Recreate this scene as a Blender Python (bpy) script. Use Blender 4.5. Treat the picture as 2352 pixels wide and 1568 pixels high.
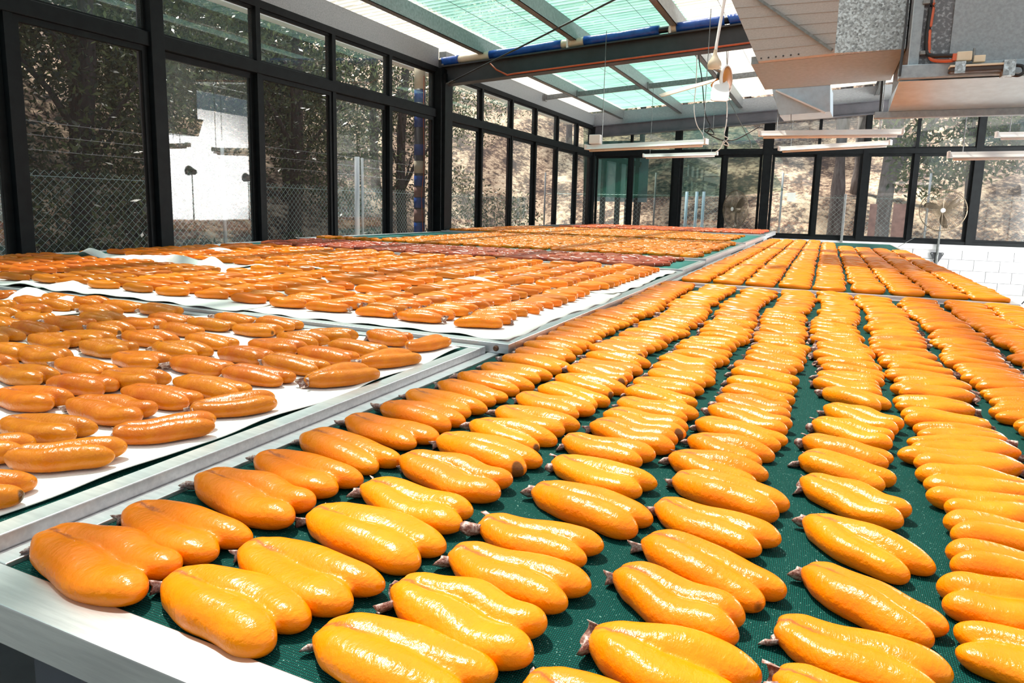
import bpy, bmesh, math, random
import numpy as np
from mathutils import Vector, Matrix
random.seed(7); RNG = np.random.default_rng(11)
for o in list(bpy.data.objects): bpy.data.objects.remove(o)
SC = bpy.context.scene; COL = SC.collection
# ------------------------------------------------------------------ camera
CH = 1.41                                   # camera height above the floor
F, CX, CY = 1580.25, 1176.0, 707.9          # focal length and principal point in 2352x1568 pixels
ROT = Matrix.Rotation(math.radians(24.165), 4, 'Z') @ Matrix.Rotation(math.radians(81.553), 4, 'X') @ Matrix.Rotation(math.radians(1.3657), 4, 'Z')
cam = bpy.data.cameras.new('camera'); camo = bpy.data.objects.new('camera', cam); COL.objects.link(camo)
cam.sensor_width = 36.0; cam.lens = F/2352*36; cam.shift_y = (CY-784)/2352; cam.clip_start = .02; cam.clip_end = 300
camo.matrix_world = Matrix.Translation((0, 0, CH)) @ ROT
SC.camera = camo
# ------------------------------------------------------------------ light
SC.view_settings.view_transform = 'Standard'; SC.view_settings.look = 'None'
SC.view_settings.gamma = 1; SC.view_settings.use_curve_mapping = False
SC.view_settings.exposure = 0.42
W = bpy.data.worlds.new('sky'); SC.world = W; W.use_nodes = True
wn = W.node_tree.nodes; wl = W.node_tree.links
bg = wn['Background']; sky = wn.new('ShaderNodeTexSky'); sky.sky_type = 'NISHITA'; sky.sun_disc = False
sky.sun_elevation = math.radians(58); sky.sun_rotation = math.radians(-70); sky.altitude = 50; sky.dust_density = 1.5
wl.new(sky.outputs[0], bg.inputs[0]); bg.inputs[1].default_value = 0.16
sun = bpy.data.lights.new('sun', 'SUN'); sun.energy = 9.0; sun.angle = math.radians(3.5); sun.color = (1, .95, .87)
so = bpy.data.objects.new('sun', sun); COL.objects.link(so)
SUND = Vector((-.36, .20, .91))
so.rotation_euler = SUND.to_track_quat('Z', 'Y').to_euler()
# pixel helpers: a pixel is a direction, the distance comes from the plane it lies on
R3 = np.array(ROT.to_3x3())
def ray(x, y): return R3 @ np.array([(x-CX)/F, -(y-CY)/F, -1.0])
def pz(x, y, z): d = ray(x, y); d = d*((z-CH)/d[2]); return Vector((d[0], d[1], z))
def py(x, y, Y): d = ray(x, y); d = d*(Y/d[1]); return Vector((d[0], Y, d[2]+CH))
def pxx(x, y, X): d = ray(x, y); d = d*(X/d[0]); return Vector((X, d[1], d[2]+CH))
def proj(p):
    q = R3.T @ (np.array(p)-np.array([0, 0, CH]))
    return CX+F*q[0]/-q[2], CY-F*q[1]/-q[2], -q[2]
ORD = ['zeroth', 'first', 'second', 'third', 'fourth', 'fifth', 'sixth', 'seventh', 'eighth', 'ninth', 'tenth', 'eleventh', 'twelfth', 'thirteenth', 'fourteenth', 'fifteenth', 'sixteenth', 'seventeenth', 'eighteenth', 'nineteenth', 'twentieth']
TENS = {20: 'twenty', 30: 'thirty', 40: 'forty', 50: 'fifty'}
def ordw(n):
    if n <= 20: return ORD[n]
    t = n//10*10
    return TENS[t][:-1]+'ieth' if n == t else TENS[t]+'-'+ORD[n-t]
# ------------------------------------------------------------------ mesh builder
class MB:
    def __init__(s): s.v = []; s.f = []
    def add(s, vs, fs):
        n = len(s.v); s.v += [tuple(v) for v in vs]; s.f += [tuple(i+n for i in f) for f in fs]; return s
    def box(s, x0, x1, y0, y1, z0, z1):
        v = [(x, y, z) for x in (x0, x1) for y in (y0, y1) for z in (z0, z1)]
        return s.add(v, [(0, 1, 3, 2), (4, 6, 7, 5), (0, 4, 5, 1), (2, 3, 7, 6), (0, 2, 6, 4), (1, 5, 7, 3)])
    def hexa(s, b, t):      # bottom quad and top quad, same order, counter-clockwise from above
        return s.add(list(b)+list(t), [(3, 2, 1, 0), (4, 5, 6, 7)]+[(i, (i+1) % 4, 4+(i+1) % 4, 4+i) for i in range(4)])
    def slab(s, q, n, t):   # quad given by four points, thickened by t along n
        n = Vector(n)*t; return s.hexa([Vector(p) for p in q], [Vector(p)+n for p in q])
    def tube(s, pts, r, n=8, cap=True):
        pts = [Vector(p) for p in pts]; rs = r if isinstance(r, (list, tuple)) else [r]*len(pts)
        vs = []; up = Vector((0, 0, 1))
        for i, p in enumerate(pts):
            d = (pts[min(i+1, len(pts)-1)]-pts[max(i-1, 0)]).normalized()
            a = d.cross(up)
            if a.length < 1e-3: a = d.cross(Vector((1, 0, 0)))
            a.normalize(); b = a.cross(d)
            for k in range(n):
                t = 2*math.pi*k/n; vs.append(p+(a*math.cos(t)+b*math.sin(t))*rs[i])
        fs = [(i*n+k, i*n+(k+1) % n, (i+1)*n+(k+1) % n, (i+1)*n+k) for i in range(len(pts)-1) for k in range(n)]
        if cap: fs += [tuple(range(n))[::-1], tuple(range((len(pts)-1)*n, len(pts)*n))]
        return s.add(vs, fs)
    def bar(s, a, b, w, h, up=(0, 0, 1)):   # rectangular bar from a to b
        a = Vector(a); b = Vector(b); d = (b-a).normalized(); u = Vector(up); x = d.cross(u).normalized(); u = x.cross(d)
        q = [a-x*w/2-u*h/2, a+x*w/2-u*h/2, a+x*w/2+u*h/2, a-x*w/2+u*h/2]; L = b-a
        return s.hexa(q, [p+L for p in q])
    def lathe(s, prof, n=24, M=Matrix()):
        vs = []; m = len(prof)
        for k in range(n):
            t = 2*math.pi*k/n
            vs += [M @ Vector((r*math.cos(t), r*math.sin(t), z)) for r, z in prof]
        return s.add(vs, [(k*m+i, ((k+1) % n)*m+i, ((k+1) % n)*m+i+1, k*m+i+1) for k in range(n) for i in range(m-1)])
    def mesh(s, name, mat=None, smooth=False):
        me = bpy.data.meshes.new(name); me.from_pydata(s.v, [], s.f)
        bm = bmesh.new(); bm.from_mesh(me); bmesh.ops.recalc_face_normals(bm, faces=bm.faces); bm.to_mesh(me); bm.free()
        if mat: me.materials.append(mat)
        if smooth: me.shade_smooth()
        return me
    def build(s, name, mat=None, parent=None, smooth=False, bevel=0):
        o = link(name, s.mesh(name, mat, smooth), parent)
        if bevel:
            b = o.modifiers.new('bevel', 'BEVEL'); b.width = bevel; b.segments = 2; b.limit_method = 'ANGLE'
        return o
def link(name, data=None, parent=None):
    o = bpy.data.objects.new(name, data); COL.objects.link(o)
    if parent: o.parent = parent
    return o
def tag(o, label, cat, group=None, kind=None):
    o['label'] = label; o['category'] = cat
    if group: o['group'] = group
    if kind: o['kind'] = kind
    return o
def thing(name, label, cat, group=None, loc=(0, 0, 0)):
    o = link(name); o.location = loc; o.empty_display_size = .05; return tag(o, label, cat, group)
def struct(o, label=None):
    o['kind'] = 'structure'
    if label: o['label'] = label
    return o
def grp(name, label, loc=(0, 0, 0)):
    o = link(name); o.location = loc; o.empty_display_size = .05; return struct(o, label)
# ------------------------------------------------------------------ materials
class NT:
    def __init__(s, name):
        s.m = bpy.data.materials.new(name); s.m.use_nodes = True; s.t = s.m.node_tree; s.p = s.t.nodes['Principled BSDF']; s.out = s.t.nodes['Material Output']
    def n(s, typ, **kw):
        d = s.t.nodes.new('ShaderNode'+typ)
        for k, v in kw.items(): setattr(d, k, v)
        return d
    def l(s, a, b): s.t.links.new(a, b)
    def coord(s, which='Object', scale=(1, 1, 1)):
        c = s.n('TexCoord'); m = s.n('Mapping'); m.inputs['Scale'].default_value = scale; s.l(c.outputs[which], m.inputs[0]); return m.outputs[0]
    def noise(s, vec, scale, detail=3, rough=.5):
        d = s.n('TexNoise'); d.inputs['Scale'].default_value = scale; d.inputs['Detail'].default_value = detail; d.inputs['Roughness'].default_value = rough
        s.l(vec, d.inputs['Vector']); return d.outputs['Fac']
    def ramp(s, fac, stops):
        r = s.n('ValToRGB'); e = r.color_ramp.elements
        while len(e) < len(stops): e.new(.5)
        for i, (p, c) in enumerate(stops): e[i].position = p; e[i].color = (c[0], c[1], c[2], 1) if not isinstance(c, (int, float)) else (c, c, c, 1)
        s.l(fac, r.inputs[0]); return r.outputs[0]
    def mix(s, fac, a, b, mode='MIX'):
        m = s.n('MixRGB', blend_type=mode)
        for i, v in ((0, fac), (1, a), (2, b)):
            if hasattr(v, 'links') or hasattr(v, 'is_linked'): s.l(v, m.inputs[i])
            elif isinstance(v, (int, float)): m.inputs[i].default_value = v if i == 0 else (v, v, v, 1)
            else: m.inputs[i].default_value = (*v[:3], 1)
        return m.outputs[0]
    def math(s, op, a, b=None, clamp=False):
        m = s.n('Math', operation=op); m.use_clamp = clamp
        for i, v in ((0, a), (1, b)):
            if v is None: continue
            if isinstance(v, (int, float)): m.inputs[i].default_value = v
            else: s.l(v, m.inputs[i])
        return m.outputs[0]
    def bump(s, h, strength=.3, dist=.01):
        b = s.n('Bump'); b.inputs['Strength'].default_value = strength; b.inputs['Distance'].default_value = dist; s.l(h, b.inputs['Height']); s.l(b.outputs[0], s.p.inputs['Normal'])
    def base(s, v):
        i = s.p.inputs['Base Color']
        if hasattr(v, 'links'): s.l(v, i)
        else: i.default_value = (*v, 1)
    def set(s, rough=.5, metal=0., spec=None, **kw):
        s.p.inputs['Roughness'].default_value = rough; s.p.inputs['Metallic'].default_value = metal
        if spec is not None: s.p.inputs['Specular IOR Level'].default_value = spec
        for k, v in kw.items(): s.p.inputs[k.replace('_', ' ')].default_value = v
def simple(name, c1, c2=None, scale=8, rough=.5, metal=0., bump=0., stretch=(1, 1, 1), lo=.35, hi=.65):
    t = NT(name); t.set(rough, metal)
    if c2 is None: c2 = tuple(x*.82 for x in c1)
    f = t.noise(t.coord('Object', stretch), scale, 4, .6)
    t.base(t.ramp(f, [(lo, c2), (hi, c1)]))
    if bump: t.bump(f, bump)
    return t.m
MT = {}
MT['frame'] = simple('window_steel', (.007, .009, .010), (.004, .005, .006), 12, .55); MT['frame'].node_tree.nodes['Principled BSDF'].inputs['Specular IOR Level'].default_value = .12
MT['steel_dark'] = simple('painted_steel', (.040, .044, .050), (.026, .030, .034), 5, .45, 0, .05)
MT['steel_beam'] = simple('grey_violet_steel', (.085, .085, .10), (.055, .057, .068), 4, .45)
MT['galv'] = simple('galvanised_purlin', (.25, .265, .265), (.17, .18, .18), 30, .42, .55)
def galvflake():
    t = NT('galvanised_flake'); t.set(.38, .75)
    v = t.n('TexVoronoi'); v.inputs['Scale'].default_value = 70; t.l(t.coord(), v.inputs['Vector'])
    f = t.noise(t.coord(), 60, 3, .7)
    a = t.mix(.5, v.outputs['Color'], f); bw = t.n('RGBToBW'); t.l(a, bw.inputs[0])
    t.base(t.ramp(bw.outputs[0], [(.28, (.19, .21, .22)), (.5, (.38, .42, .44)), (.7, (.60, .68, .72))])); return t.m
MT['flake'] = galvflake()
MT['duct'] = simple('duct_sheet', (.32, .40, .45), (.25, .315, .36), 26, .45, .12, 0)
MT['hood'] = simple('hood_sheet', (.52, .66, .76), (.44, .56, .65), 14, .30, .25, 0)
MT['hopper'] = simple('hopper_sheet', (.50, .475, .45), (.42, .39, .37), 60, .5, .1, 0, (1, 3, 3))
MT['plenum_flake'] = simple('plenum_flake', (.42, .46, .49), (.13, .14, .155), 45, .45, .4, 0, (1, 1, 1), .50, .72)
MT['eaves'] = simple('eaves_zinc', (.27, .29, .30), (.19, .205, .21), 90, .5, .3)
MT['plenum'] = simple('plenum_grey', (.30, .335, .36), (.24, .265, .285), 60, .45, .5)
MT['duct_dull'] = simple('duct_underside', (.34, .36, .37), (.27, .285, .295), 34, .55, .35, 0, (1, 3, 3))
MT['alu'] = simple('rack_aluminium', (.74, .75, .76), (.62, .63, .645), 40, .38, .85, .02, (.25, 3, 3))
MT['alu_side'] = MT['alu']
MT['leg'] = simple('rack_leg_steel', (.055, .065, .085), (.04, .048, .062), 6, .5)
MT['white'] = simple('white_paint', (.80, .81, .82), (.73, .75, .77), 3, .5)
MT['back'] = simple('dark_back_wall', (.10, .11, .12), (.08, .085, .09), 3, .6)
MT['block'] = simple('white_block', (.70, .71, .73), (.65, .66, .68), 7, .55, 0, .05)
MT['mortar'] = simple('block_joint', (.40, .41, .43), (.36, .37, .39), 9, .7)
MT['concrete'] = simple('floor_concrete', (.38, .375, .36), (.31, .305, .29), 3, .6)
MT['plastic_white'] = simple('white_plastic', (.90, .90, .89), (.85, .85, .84), 4, .3)
MT['cream'] = simple('cream_plastic', (.74, .66, .50), (.66, .58, .43), 6, .4)
MT['blue'] = simple('blue_tarpaulin', (.012, .095, .42), (.008, .06, .30), 14, .3, 0, .4)
MT['black'] = simple('black_rubber', (.012, .012, .014), (.008, .008, .009), 8, .45)
MT['orange_cable'] = simple('orange_cable', (.62, .13, .05), (.48, .10, .04), 10, .4)
MT['brass'] = simple('fan_guard_wire', (.21, .165, .11), (.16, .125, .085), 10, .4, .3)
MT['blade'] = simple('fan_blade', (.10, .075, .05), (.08, .06, .04), 5, .45)
MT['wood'] = simple('fan_blade_wood', (.80, .72, .58), (.70, .60, .46), 6, .4, 0, 0, (1, 8, 1))
MT['amber'] = simple('fan_blade_amber', (.62, .26, .06), (.5, .2, .05), 6, .4)
MT['cloth'] = simple('cotton_cloth', (.86, .85, .80), (.80, .79, .74), 260, .85, 0, .12)
MT['brown_box'] = simple('actuator_brown', (.055, .042, .035), (.04, .03, .026), 9, .5)
MT['rust'] = simple('rusty_bolt', (.16, .07, .035), (.08, .035, .02), 60, .8)
MT['bark'] = simple('grey_bark', (.30, .27, .26), (.15, .125, .115), 5, .85, 0, .6, (3, 3, .6))
MT['bark_dark'] = simple('dark_bark', (.10, .08, .07), (.05, .04, .035), 6, .9, 0, .6, (3, 3, .6))
MT['fence'] = simple('fence_wire', (.42, .58, .56), (.32, .48, .46), 9, .4, .3)
MT['post'] = simple('fence_post', (.45, .48, .48), (.36, .38, .38), 6, .5, .3)
MT['tank'] = simple('pale_blue_paint', (.34, .52, .60), (.26, .42, .50), 3, .4)
MT['pipe_grey'] = simple('downpipe_grey', (.085, .09, .105), (.06, .064, .075), 4, .45)
MT['redpost'] = simple('pinkish_timber', (.36, .20, .17), (.24, .13, .11), 7, .7)
MT['paper'] = simple('paper_note', (.78, .82, .78), (.74, .78, .74), 3, .7)
def net(name, c1, c2, spec=True):
    t = NT(name); t.set(.7, 0, .12)
    w = []
    for ax, sc in (('X', 900), ('Y', 640)):
        d = t.n('TexWave', bands_direction=ax); d.inputs['Scale'].default_value = sc/ (2*math.pi) *1.0; d.inputs['Distortion'].default_value = 1.2; d.inputs['Detail'].default_value = 1
        d.inputs['Detail Scale'].default_value = 2; t.l(t.coord(), d.inputs['Vector']); w.append(d.outputs['Fac'])
    h = t.math('MULTIPLY', w[0], w[1]); g = t.noise(t.coord(), 420, 2, .7)
    c = t.ramp(h, [(.05, c2), (.6, c1)])
    if spec: c = t.mix(t.ramp(g, [(.66, 0.), (.74, 1.)]), c, (.30, .55, .48))  # pale specks painted in as tiny glints on the weave
    t.base(c); t.bump(h, .5, .002); return t.m
MT['net'] = net('green_netting', (.001, .115, .094), (.0004, .026, .022))
MT['net_far'] = simple('teal_netting', (.006, .175, .15), (.004, .14, .12), 12, .6)
MT['net_dark'] = simple('dark_netting', (.045, .055, .05), (.03, .038, .035), 30, .7)
def glass(name, dust_haze, tint):
    t = NT(name); nt = t.t; nt.nodes.remove(t.p)
    tr = t.n('BsdfTransparent'); tr.inputs[0].default_value = (*tint, 1)
    gl = t.n('BsdfGlossy'); gl.inputs['Roughness'].default_value = .012
    di = t.n('BsdfDiffuse'); di.inputs[0].default_value = (.70, .80, .84, 1)
    lw = t.n('LayerWeight'); lw.inputs[0].default_value = .5
    fr = t.math('ADD', t.math('MULTIPLY', t.math('POWER', lw.outputs['Facing'], 5), .9), .115)     # Fresnel of two glass surfaces
    m1 = t.n('MixShader'); t.l(fr, m1.inputs[0]); t.l(tr.outputs[0], m1.inputs[1]); t.l(gl.outputs[0], m1.inputs[2])
    nz = t.noise(t.coord(), 3.5, 5, .65); f = t.ramp(nz, [(.3, dust_haze*.35), (.75, dust_haze)])  # dust film, also painting in the bluish haze of the mirrored room
    m2 = t.n('MixShader'); t.l(f, m2.inputs[0]); t.l(m1.outputs[0], m2.inputs[1]); t.l(di.outputs[0], m2.inputs[2])
    t.l(m2.outputs[0], t.out.inputs[0]); return t.m
MT['glass'] = glass('window_glass', .10, (.90, .96, .95))
MT['glass_far'] = glass('far_window_glass', .045, (.93, .96, .95))
MT['glass_top'] = glass('clerestory_glass', .08, (.92, .96, .95))
def screen():
    t = NT('fly_screen'); t.t.nodes.remove(t.p)
    tr = t.n('BsdfTransparent'); di = t.n('BsdfDiffuse'); di.inputs[0].default_value = (.045, .04, .04, 1)
    m = t.n('MixShader'); m.inputs[0].default_value = .50; t.l(tr.outputs[0], m.inputs[1]); t.l(di.outputs[0], m.inputs[2]); t.l(m.outputs[0], t.out.inputs[0]); return t.m
MT['screen'] = screen()
def sheet(name, c, stain, grime_shade=.5):
    t = NT(name); t.t.nodes.remove(t.p)
    nz = t.noise(t.coord('Object', (.25, 6, 1)), 2.2, 5, .65)
    col = t.ramp(nz, [(.32, tuple(a*b for a, b in zip(c, stain))), (.58, c)])
    # dirt in the corrugation valleys, darkened to paint in shade between the ridges
    wv = t.n('TexWave', bands_direction='Y'); wv.inputs['Scale'].default_value = 2*math.pi/.105/20; wv.inputs['Distortion'].default_value = .6; wv.inputs['Detail'].default_value = 2; t.l(t.coord(), wv.inputs['Vector'])
    col = t.mix(t.ramp(wv.outputs['Fac'], [(.25, grime_shade), (.75, 0.)]), col, tuple(a*b for a, b in zip(c, stain)), 'MULTIPLY')
    tr = t.n('BsdfTranslucent'); t.l(col, tr.inputs[0]); di = t.n('BsdfDiffuse'); t.l(col, di.inputs[0])
    m = t.n('MixShader'); m.inputs[0].default_value = .5; t.l(tr.outputs[0], m.inputs[1]); t.l(di.outputs[0], m.inputs[2])
    tp = t.n('BsdfTransparent'); t.l(t.mix(.55, col, (.93, .90, .89)), tp.inputs[0]); m2 = t.n('MixShader'); m2.inputs[0].default_value = .52; t.l(m.outputs[0], m2.inputs[1]); t.l(tp.outputs[0], m2.inputs[2])
    t.l(m2.outputs[0], t.out.inputs[0]); return t.m
MT['sheet_green'] = sheet('green_fibreglass', (.56, .86, .79), (.50, .66, .60), .95)
MT['sheet_white'] = sheet('white_fibreglass', (.93, .95, .92), (.85, .80, .70))  # whiter sheet, used on every strip but the two green ones
def shade():
    t = NT('green_shade_cloth'); t.t.nodes.remove(t.p)
    tr = t.n('BsdfTransparent'); tr.inputs[0].default_value = (.75, .85, .78, 1); di = t.n('BsdfDiffuse'); di.inputs[0].default_value = (.03, .20, .14, 1)
    m = t.n('MixShader'); m.inputs[0].default_value = .45; t.l(tr.outputs[0], m.inputs[1]); t.l(di.outputs[0], m.inputs[2]); t.l(m.outputs[0], t.out.inputs[0]); return t.m
MT['shade'] = shade()
def guard():
    t = NT('fan_guard_haze'); return t.m
def leaf(name, c1, c2):
    t = NT(name); t.set(.32)
    g = t.n('NewGeometry'); f = g.outputs['Random Per Island']
    t.base(t.ramp(f, [(.1, c2), (.9, c1)]))
    tr = t.n('BsdfTranslucent'); t.l(t.ramp(f, [(.1, tuple(x*1.5 for x in c2)), (.9, tuple(min(1, x*1.7) for x in c1))]), tr.inputs[0])
    m = t.n('MixShader'); m.inputs[0].default_value = .35; t.l(t.p.outputs[0], m.inputs[1]); t.l(tr.outputs[0], m.inputs[2]); t.l(m.outputs[0], t.out.inputs[0]); return t.m
MT['leaf_dark'] = leaf('evergreen_leaf', (.085, .11, .045), (.022, .032, .016))
MT['leaf_mid'] = leaf('broad_leaf', (.16, .22, .07), (.05, .085, .03))
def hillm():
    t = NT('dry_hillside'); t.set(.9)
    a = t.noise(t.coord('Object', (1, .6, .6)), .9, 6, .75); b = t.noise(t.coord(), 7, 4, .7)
    c = t.ramp(t.math('ADD', t.math('MULTIPLY', a, .6), t.math('MULTIPLY', b, .4)), [(.43, (.055, .035, .028)), (.485, (.20, .125, .085)), (.53, (.55, .40, .27)), (.62, (.85, .68, .48))])  # straw and leaf litter; contrast raised to paint in dappled tree shade
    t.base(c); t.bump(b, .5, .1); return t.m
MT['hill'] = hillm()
def roe_mat(name, attr):
    t = NT(name)
    if attr:
        a = t.n('Attribute'); a.attribute_name = 'tint'; col = a.outputs['Color']; t.set(.27)
    else:
        oi = t.n('ObjectInfo'); col = oi.outputs['Color']; t.set(.24)
        v = t.coord(); sep = t.n('SeparateXYZ'); t.l(v, sep.inputs[0]); X, Y = sep.outputs[0], sep.outputs[1]
        n1 = t.noise(v, 22, 3, .6)
        col = t.mix(t.ramp(n1, [(.45, 0.), (.75, .22)]), col, (.97, .44, .002))
        # brownish membrane seam at the head of the groove
        n2 = t.noise(v, 160, 3, .6)
        wob = t.math('ADD', Y, t.math('MULTIPLY', t.math('SUBTRACT', n2, .5), .010))
        near = t.math('SUBTRACT', 1, t.math('MULTIPLY', t.math('ABSOLUTE', wob), 260), True)
        along = t.math('MULTIPLY', t.math('SUBTRACT', -.028, X), 40, True)
        col = t.mix(t.math('MULTIPLY', t.math('MULTIPLY', near, along), .75), col, (.26, .06, .03))
        hd = t.math('MULTIPLY', t.math('SUBTRACT', -.068, X), 40, True)
        col = t.mix(t.math('MULTIPLY', hd, .35), col, (.42, .13, .03))
        # dark end on some of them
        dx = t.math('SUBTRACT', X, .080); dy = t.math('ADD', Y, .034)
        d2 = t.math('ADD', t.math('MULTIPLY', dx, dx), t.math('MULTIPLY', dy, dy))
        sp = t.math('SUBTRACT', 1, t.math('MULTIPLY', d2, 9000), True); sp = t.math('MULTIPLY', sp, 2.2, True)
        gate = t.math('GREATER_THAN', oi.outputs['Random'], .86)
        col = t.mix(t.math('MULTIPLY', t.math('MULTIPLY', sp, gate), .85), col, (.06, .035, .012))
        h = t.math('ADD', t.math('MULTIPLY', t.noise(t.coord('Object', (1, .45, 1)), 190, 3, .6), .5), t.math('MULTIPLY', t.noise(v, 55, 2, .5), .6))
        t.bump(h, .46, .0050)
    t.base(col)
    t.p.inputs['Subsurface Weight'].default_value = .22; t.p.inputs['Subsurface Radius'].default_value = (1, .35, .08); t.p.inputs['Subsurface Scale'].default_value = .012
    t.p.inputs['Specular IOR Level'].default_value = .34
    return t.m
MT['roe'] = roe_mat('roe_skin', False); MT['roe_stuff'] = roe_mat('roe_skin_far', True)
def flapm():
    t = NT('roe_membrane'); t.set(.5)
    n1 = t.noise(t.coord(), 130, 4, .7)
    t.base(t.ramp(n1, [(.3, (.10, .035, .030)), (.48, (.34, .17, .13)), (.60, (.70, .60, .55))])); t.bump(n1, .6, .004); return t.m
MT['flap'] = flapm()
# ================================================================== THE SETTING
XL, XR, YF, YB = -4.97, 4.4, 15.3, -4.0
ZS, ZT0, ZT1, ZH = CH-.52, CH+1.165, CH+1.275, CH+1.756      # sill, transom, window head
def zroof(X): return CH+2.12+.06*(X-XL)
struct(MB().box(XL-.2, XR+.2, YB-.2, YF+.2, -.12, 0).build('floor', MT['concrete']), 'pale concrete floor below the drying racks')
# left wall: low wall, sill
struct(MB().box(XL-.12, XL+.06, YB, YF+.1, 0, ZS-.04).build('wall_left', MT['white']), 'low white wall under the left row of windows')
struct(MB().box(XL-.10, XL+.08, YB, YF, ZS-.04, ZS+.02).build('trim_1', MT['frame']), 'black window sill of the left wall')
WN = [0]
def wname(): WN[0] += 1; return 'window_%d' % WN[0]
def sash(axis, c, a0, a1, z0, z1, mat, label, w=.035, d=.035, z1b=None, off=0.):
    """one glazed panel: frame bars and a pane, in the plane x=c (axis X) or y=c (axis Y)"""
    z1b = z1 if z1b is None else z1b; m = MB(); h = d/2
    def P(a, z, t): return (c+off+t, a, z) if axis == 'X' else (a, c+off+t, z)
    def ring(o0, o1):
        n = len(m.v)
        v = []
        for t in (-h, h):
            for ins in (0, w):
                f = w*(z1b-z1)/(a1-a0)
                v += [P(a0+ins, z0+ins, t), P(a1-ins, z0+ins, t), P(a1-ins, z1b-ins, t), P(a0+ins, z1-ins, t)]
        fs = []
        for k in range(4):
            j = (k+1) % 4
            fs += [(k, j, 4+j, 4+k), (8+k, 12+k, 12+j, 8+j), (k, 8+k, 8+j, j), (4+k, 4+j, 12+j, 12+k)]
        m.add(v, fs)
    ring(0, 0)
    o = m.build(wname(), MT['frame']); struct(o, label)
    q = [P(a0+w*.8, z0+w*.8, 0), P(a1-w*.8, z0+w*.8, 0), P(a1-w*.8, z1b-w*.8, 0), P(a0+w*.8, z1-w*.8, 0)]
    pm = MB().add(q, [(0, 1, 2, 3)]); p = pm.build('screen' if mat == 'screen' else 'pane', MT[mat], o)
    return o
LB = [(-.35, .70, 'screen'), (.73, 1.78, 'glass'), (1.81, 2.87, 'glass'), (2.93, 3.92, 'screen'), (4.06, 5.07, 'glass'), (5.11, 6.15, 'screen'), (6.20, 7.22, 'glass'), (7.25, 8.28, 'screen'),
      (8.64, 9.69, 'glass'), (9.72, 10.80, 'screen'), (10.85, 11.87, 'glass'), (11.90, 12.98, 'screen'), (13.02, 14.17, 'glass'), (14.20, 15.18, 'screen')]
for i, (a, b, k) in enumerate(LB):
    n = ordw(len(LB)-i)
    sash('X', XL, a, b, ZS+.02, ZT0, k, 'tall %s of the left wall, %s from the far corner' % ('fly screen' if k == 'screen' else 'glass panel', n), .05 if k == 'glass' else .042, .04, off=-.02 if k == 'glass' else .015)
    sash('X', XL, a-.015, b+.015, ZT1, ZH, 'glass_top', 'small clerestory pane of the left wall, %s from the far corner' % n, .022, .04)
tr = grp('trim_2', 'black steel transom and mullions of the left wall')
MB().box(XL-.05, XL+.06, YB, YF, ZT0, ZT1).build('transom', MT['frame'], tr, bevel=.006)
MB().box(XL-.05, XL+.05, YB, YF, ZH, ZH+.07).build('head_rail', MT['frame'], tr)
for y in (.715, 1.795, 2.90, 5.09, 6.175, 7.235, 9.705, 10.825, 11.885, 13.0, 14.185): MB().box(XL-.045, XL+.05, y-.028, y+.028, ZS, ZH).build('mullion', MT['frame'], tr)
tr = grp('trim_3', 'black steel columns of the left wall')
MB().box(XL-.07, XL+.08, 3.93, 4.05, 0, zroof(XL)-.06).build('column', MT['frame'], tr, bevel=.004)
MB().box(XL-.07, XL+.13, 8.30, 8.62, 0, ZH+.05).build('column', MT['frame'], tr, bevel=.004)
MB().box(XL-.07, XL+.10, 15.18, 15.32, 0, ZH+.05).build('column', MT['frame'], tr, bevel=.004)
MB().box(XL-.02, XL+.17, 8.34, 8.40, ZS, ZH-.02).build('door_track', MT['frame'], tr)
# galvanised eaves beam above the left windows, in two lengths
tr = grp('trim_4', 'galvanised eaves beam over the left windows')
for y0, y1 in ((YB, 8.36), (8.56, YF)): MB().box(XL-.06, XL+.05, y0, y1, ZH+.07, CH+2.07).build('beam_length', MT['eaves'], tr)
struct(MB().box(XL-.75, XL-.62, YB, YF+.4, CH+1.93, CH+2.16).build('trim_5', MT['white']), 'pale board added outside the left clerestory, imitating a mirrored beam')  # added board imitating a purlin mirrored in the clerestory glass
# far wall
wf = grp('wall_far', 'white painted block wall under the far windows')
MB().box(XL-.1, XR+.1, YF+.01, YF+.2, 0, ZS-.10).build('joint_backing', MT['mortar'], wf)
bme = None
bw, bh = .395, .192
for r in range(4):
    for c in range(24):
        x = XL+.05+(c+.5*(r % 2))*(bw+.011)-.2
        x0, x1 = max(x, XL), min(x+bw, XR)
        if x1-x0 < .05: continue
        z0 = .005+r*(bh+.011)
        if abs(x1-x0-bw) < 1e-6:
            if bme is None:
                bme = MB().box(0, bw, 0, .06, 0, bh).mesh('block', MT['block'])
            o = link('block', bme, wf); o.location = (x0, YF-.012, z0)
        else: MB().box(x0, x1, YF-.012, YF+.048, z0, z0+bh).build('block', MT['block'], wf)
struct(MB().box(XL, XR, YF-.05, YF+.2, ZS-.11, ZS-.0).build('trim_6', MT['white'], bevel=.006), 'white ledge under the far windows')
struct(MB().box(XL, XR, YF-.06, YF+.05, ZS-.005, ZS+.055).build('trim_7', MT['frame']), 'black sill rail of the far windows')
def zfb(X): return CH+1.557+.060*(X-XL)           # underside of the far roof beam
FB = [(-4.86, -4.07, 'glass'), (-4.03, -3.09, 'screen'), (-2.95, -2.06, 'glass'), (-2.02, -1.29, 'screen'), (-1.10, -.26, 'glass'), (-.22, .56, 'screen'), (.66, 1.44, 'glass'), (1.48, 2.40, 'glass'), (2.52, 3.40, 'glass'), (3.44, 4.30, 'glass')]
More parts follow.
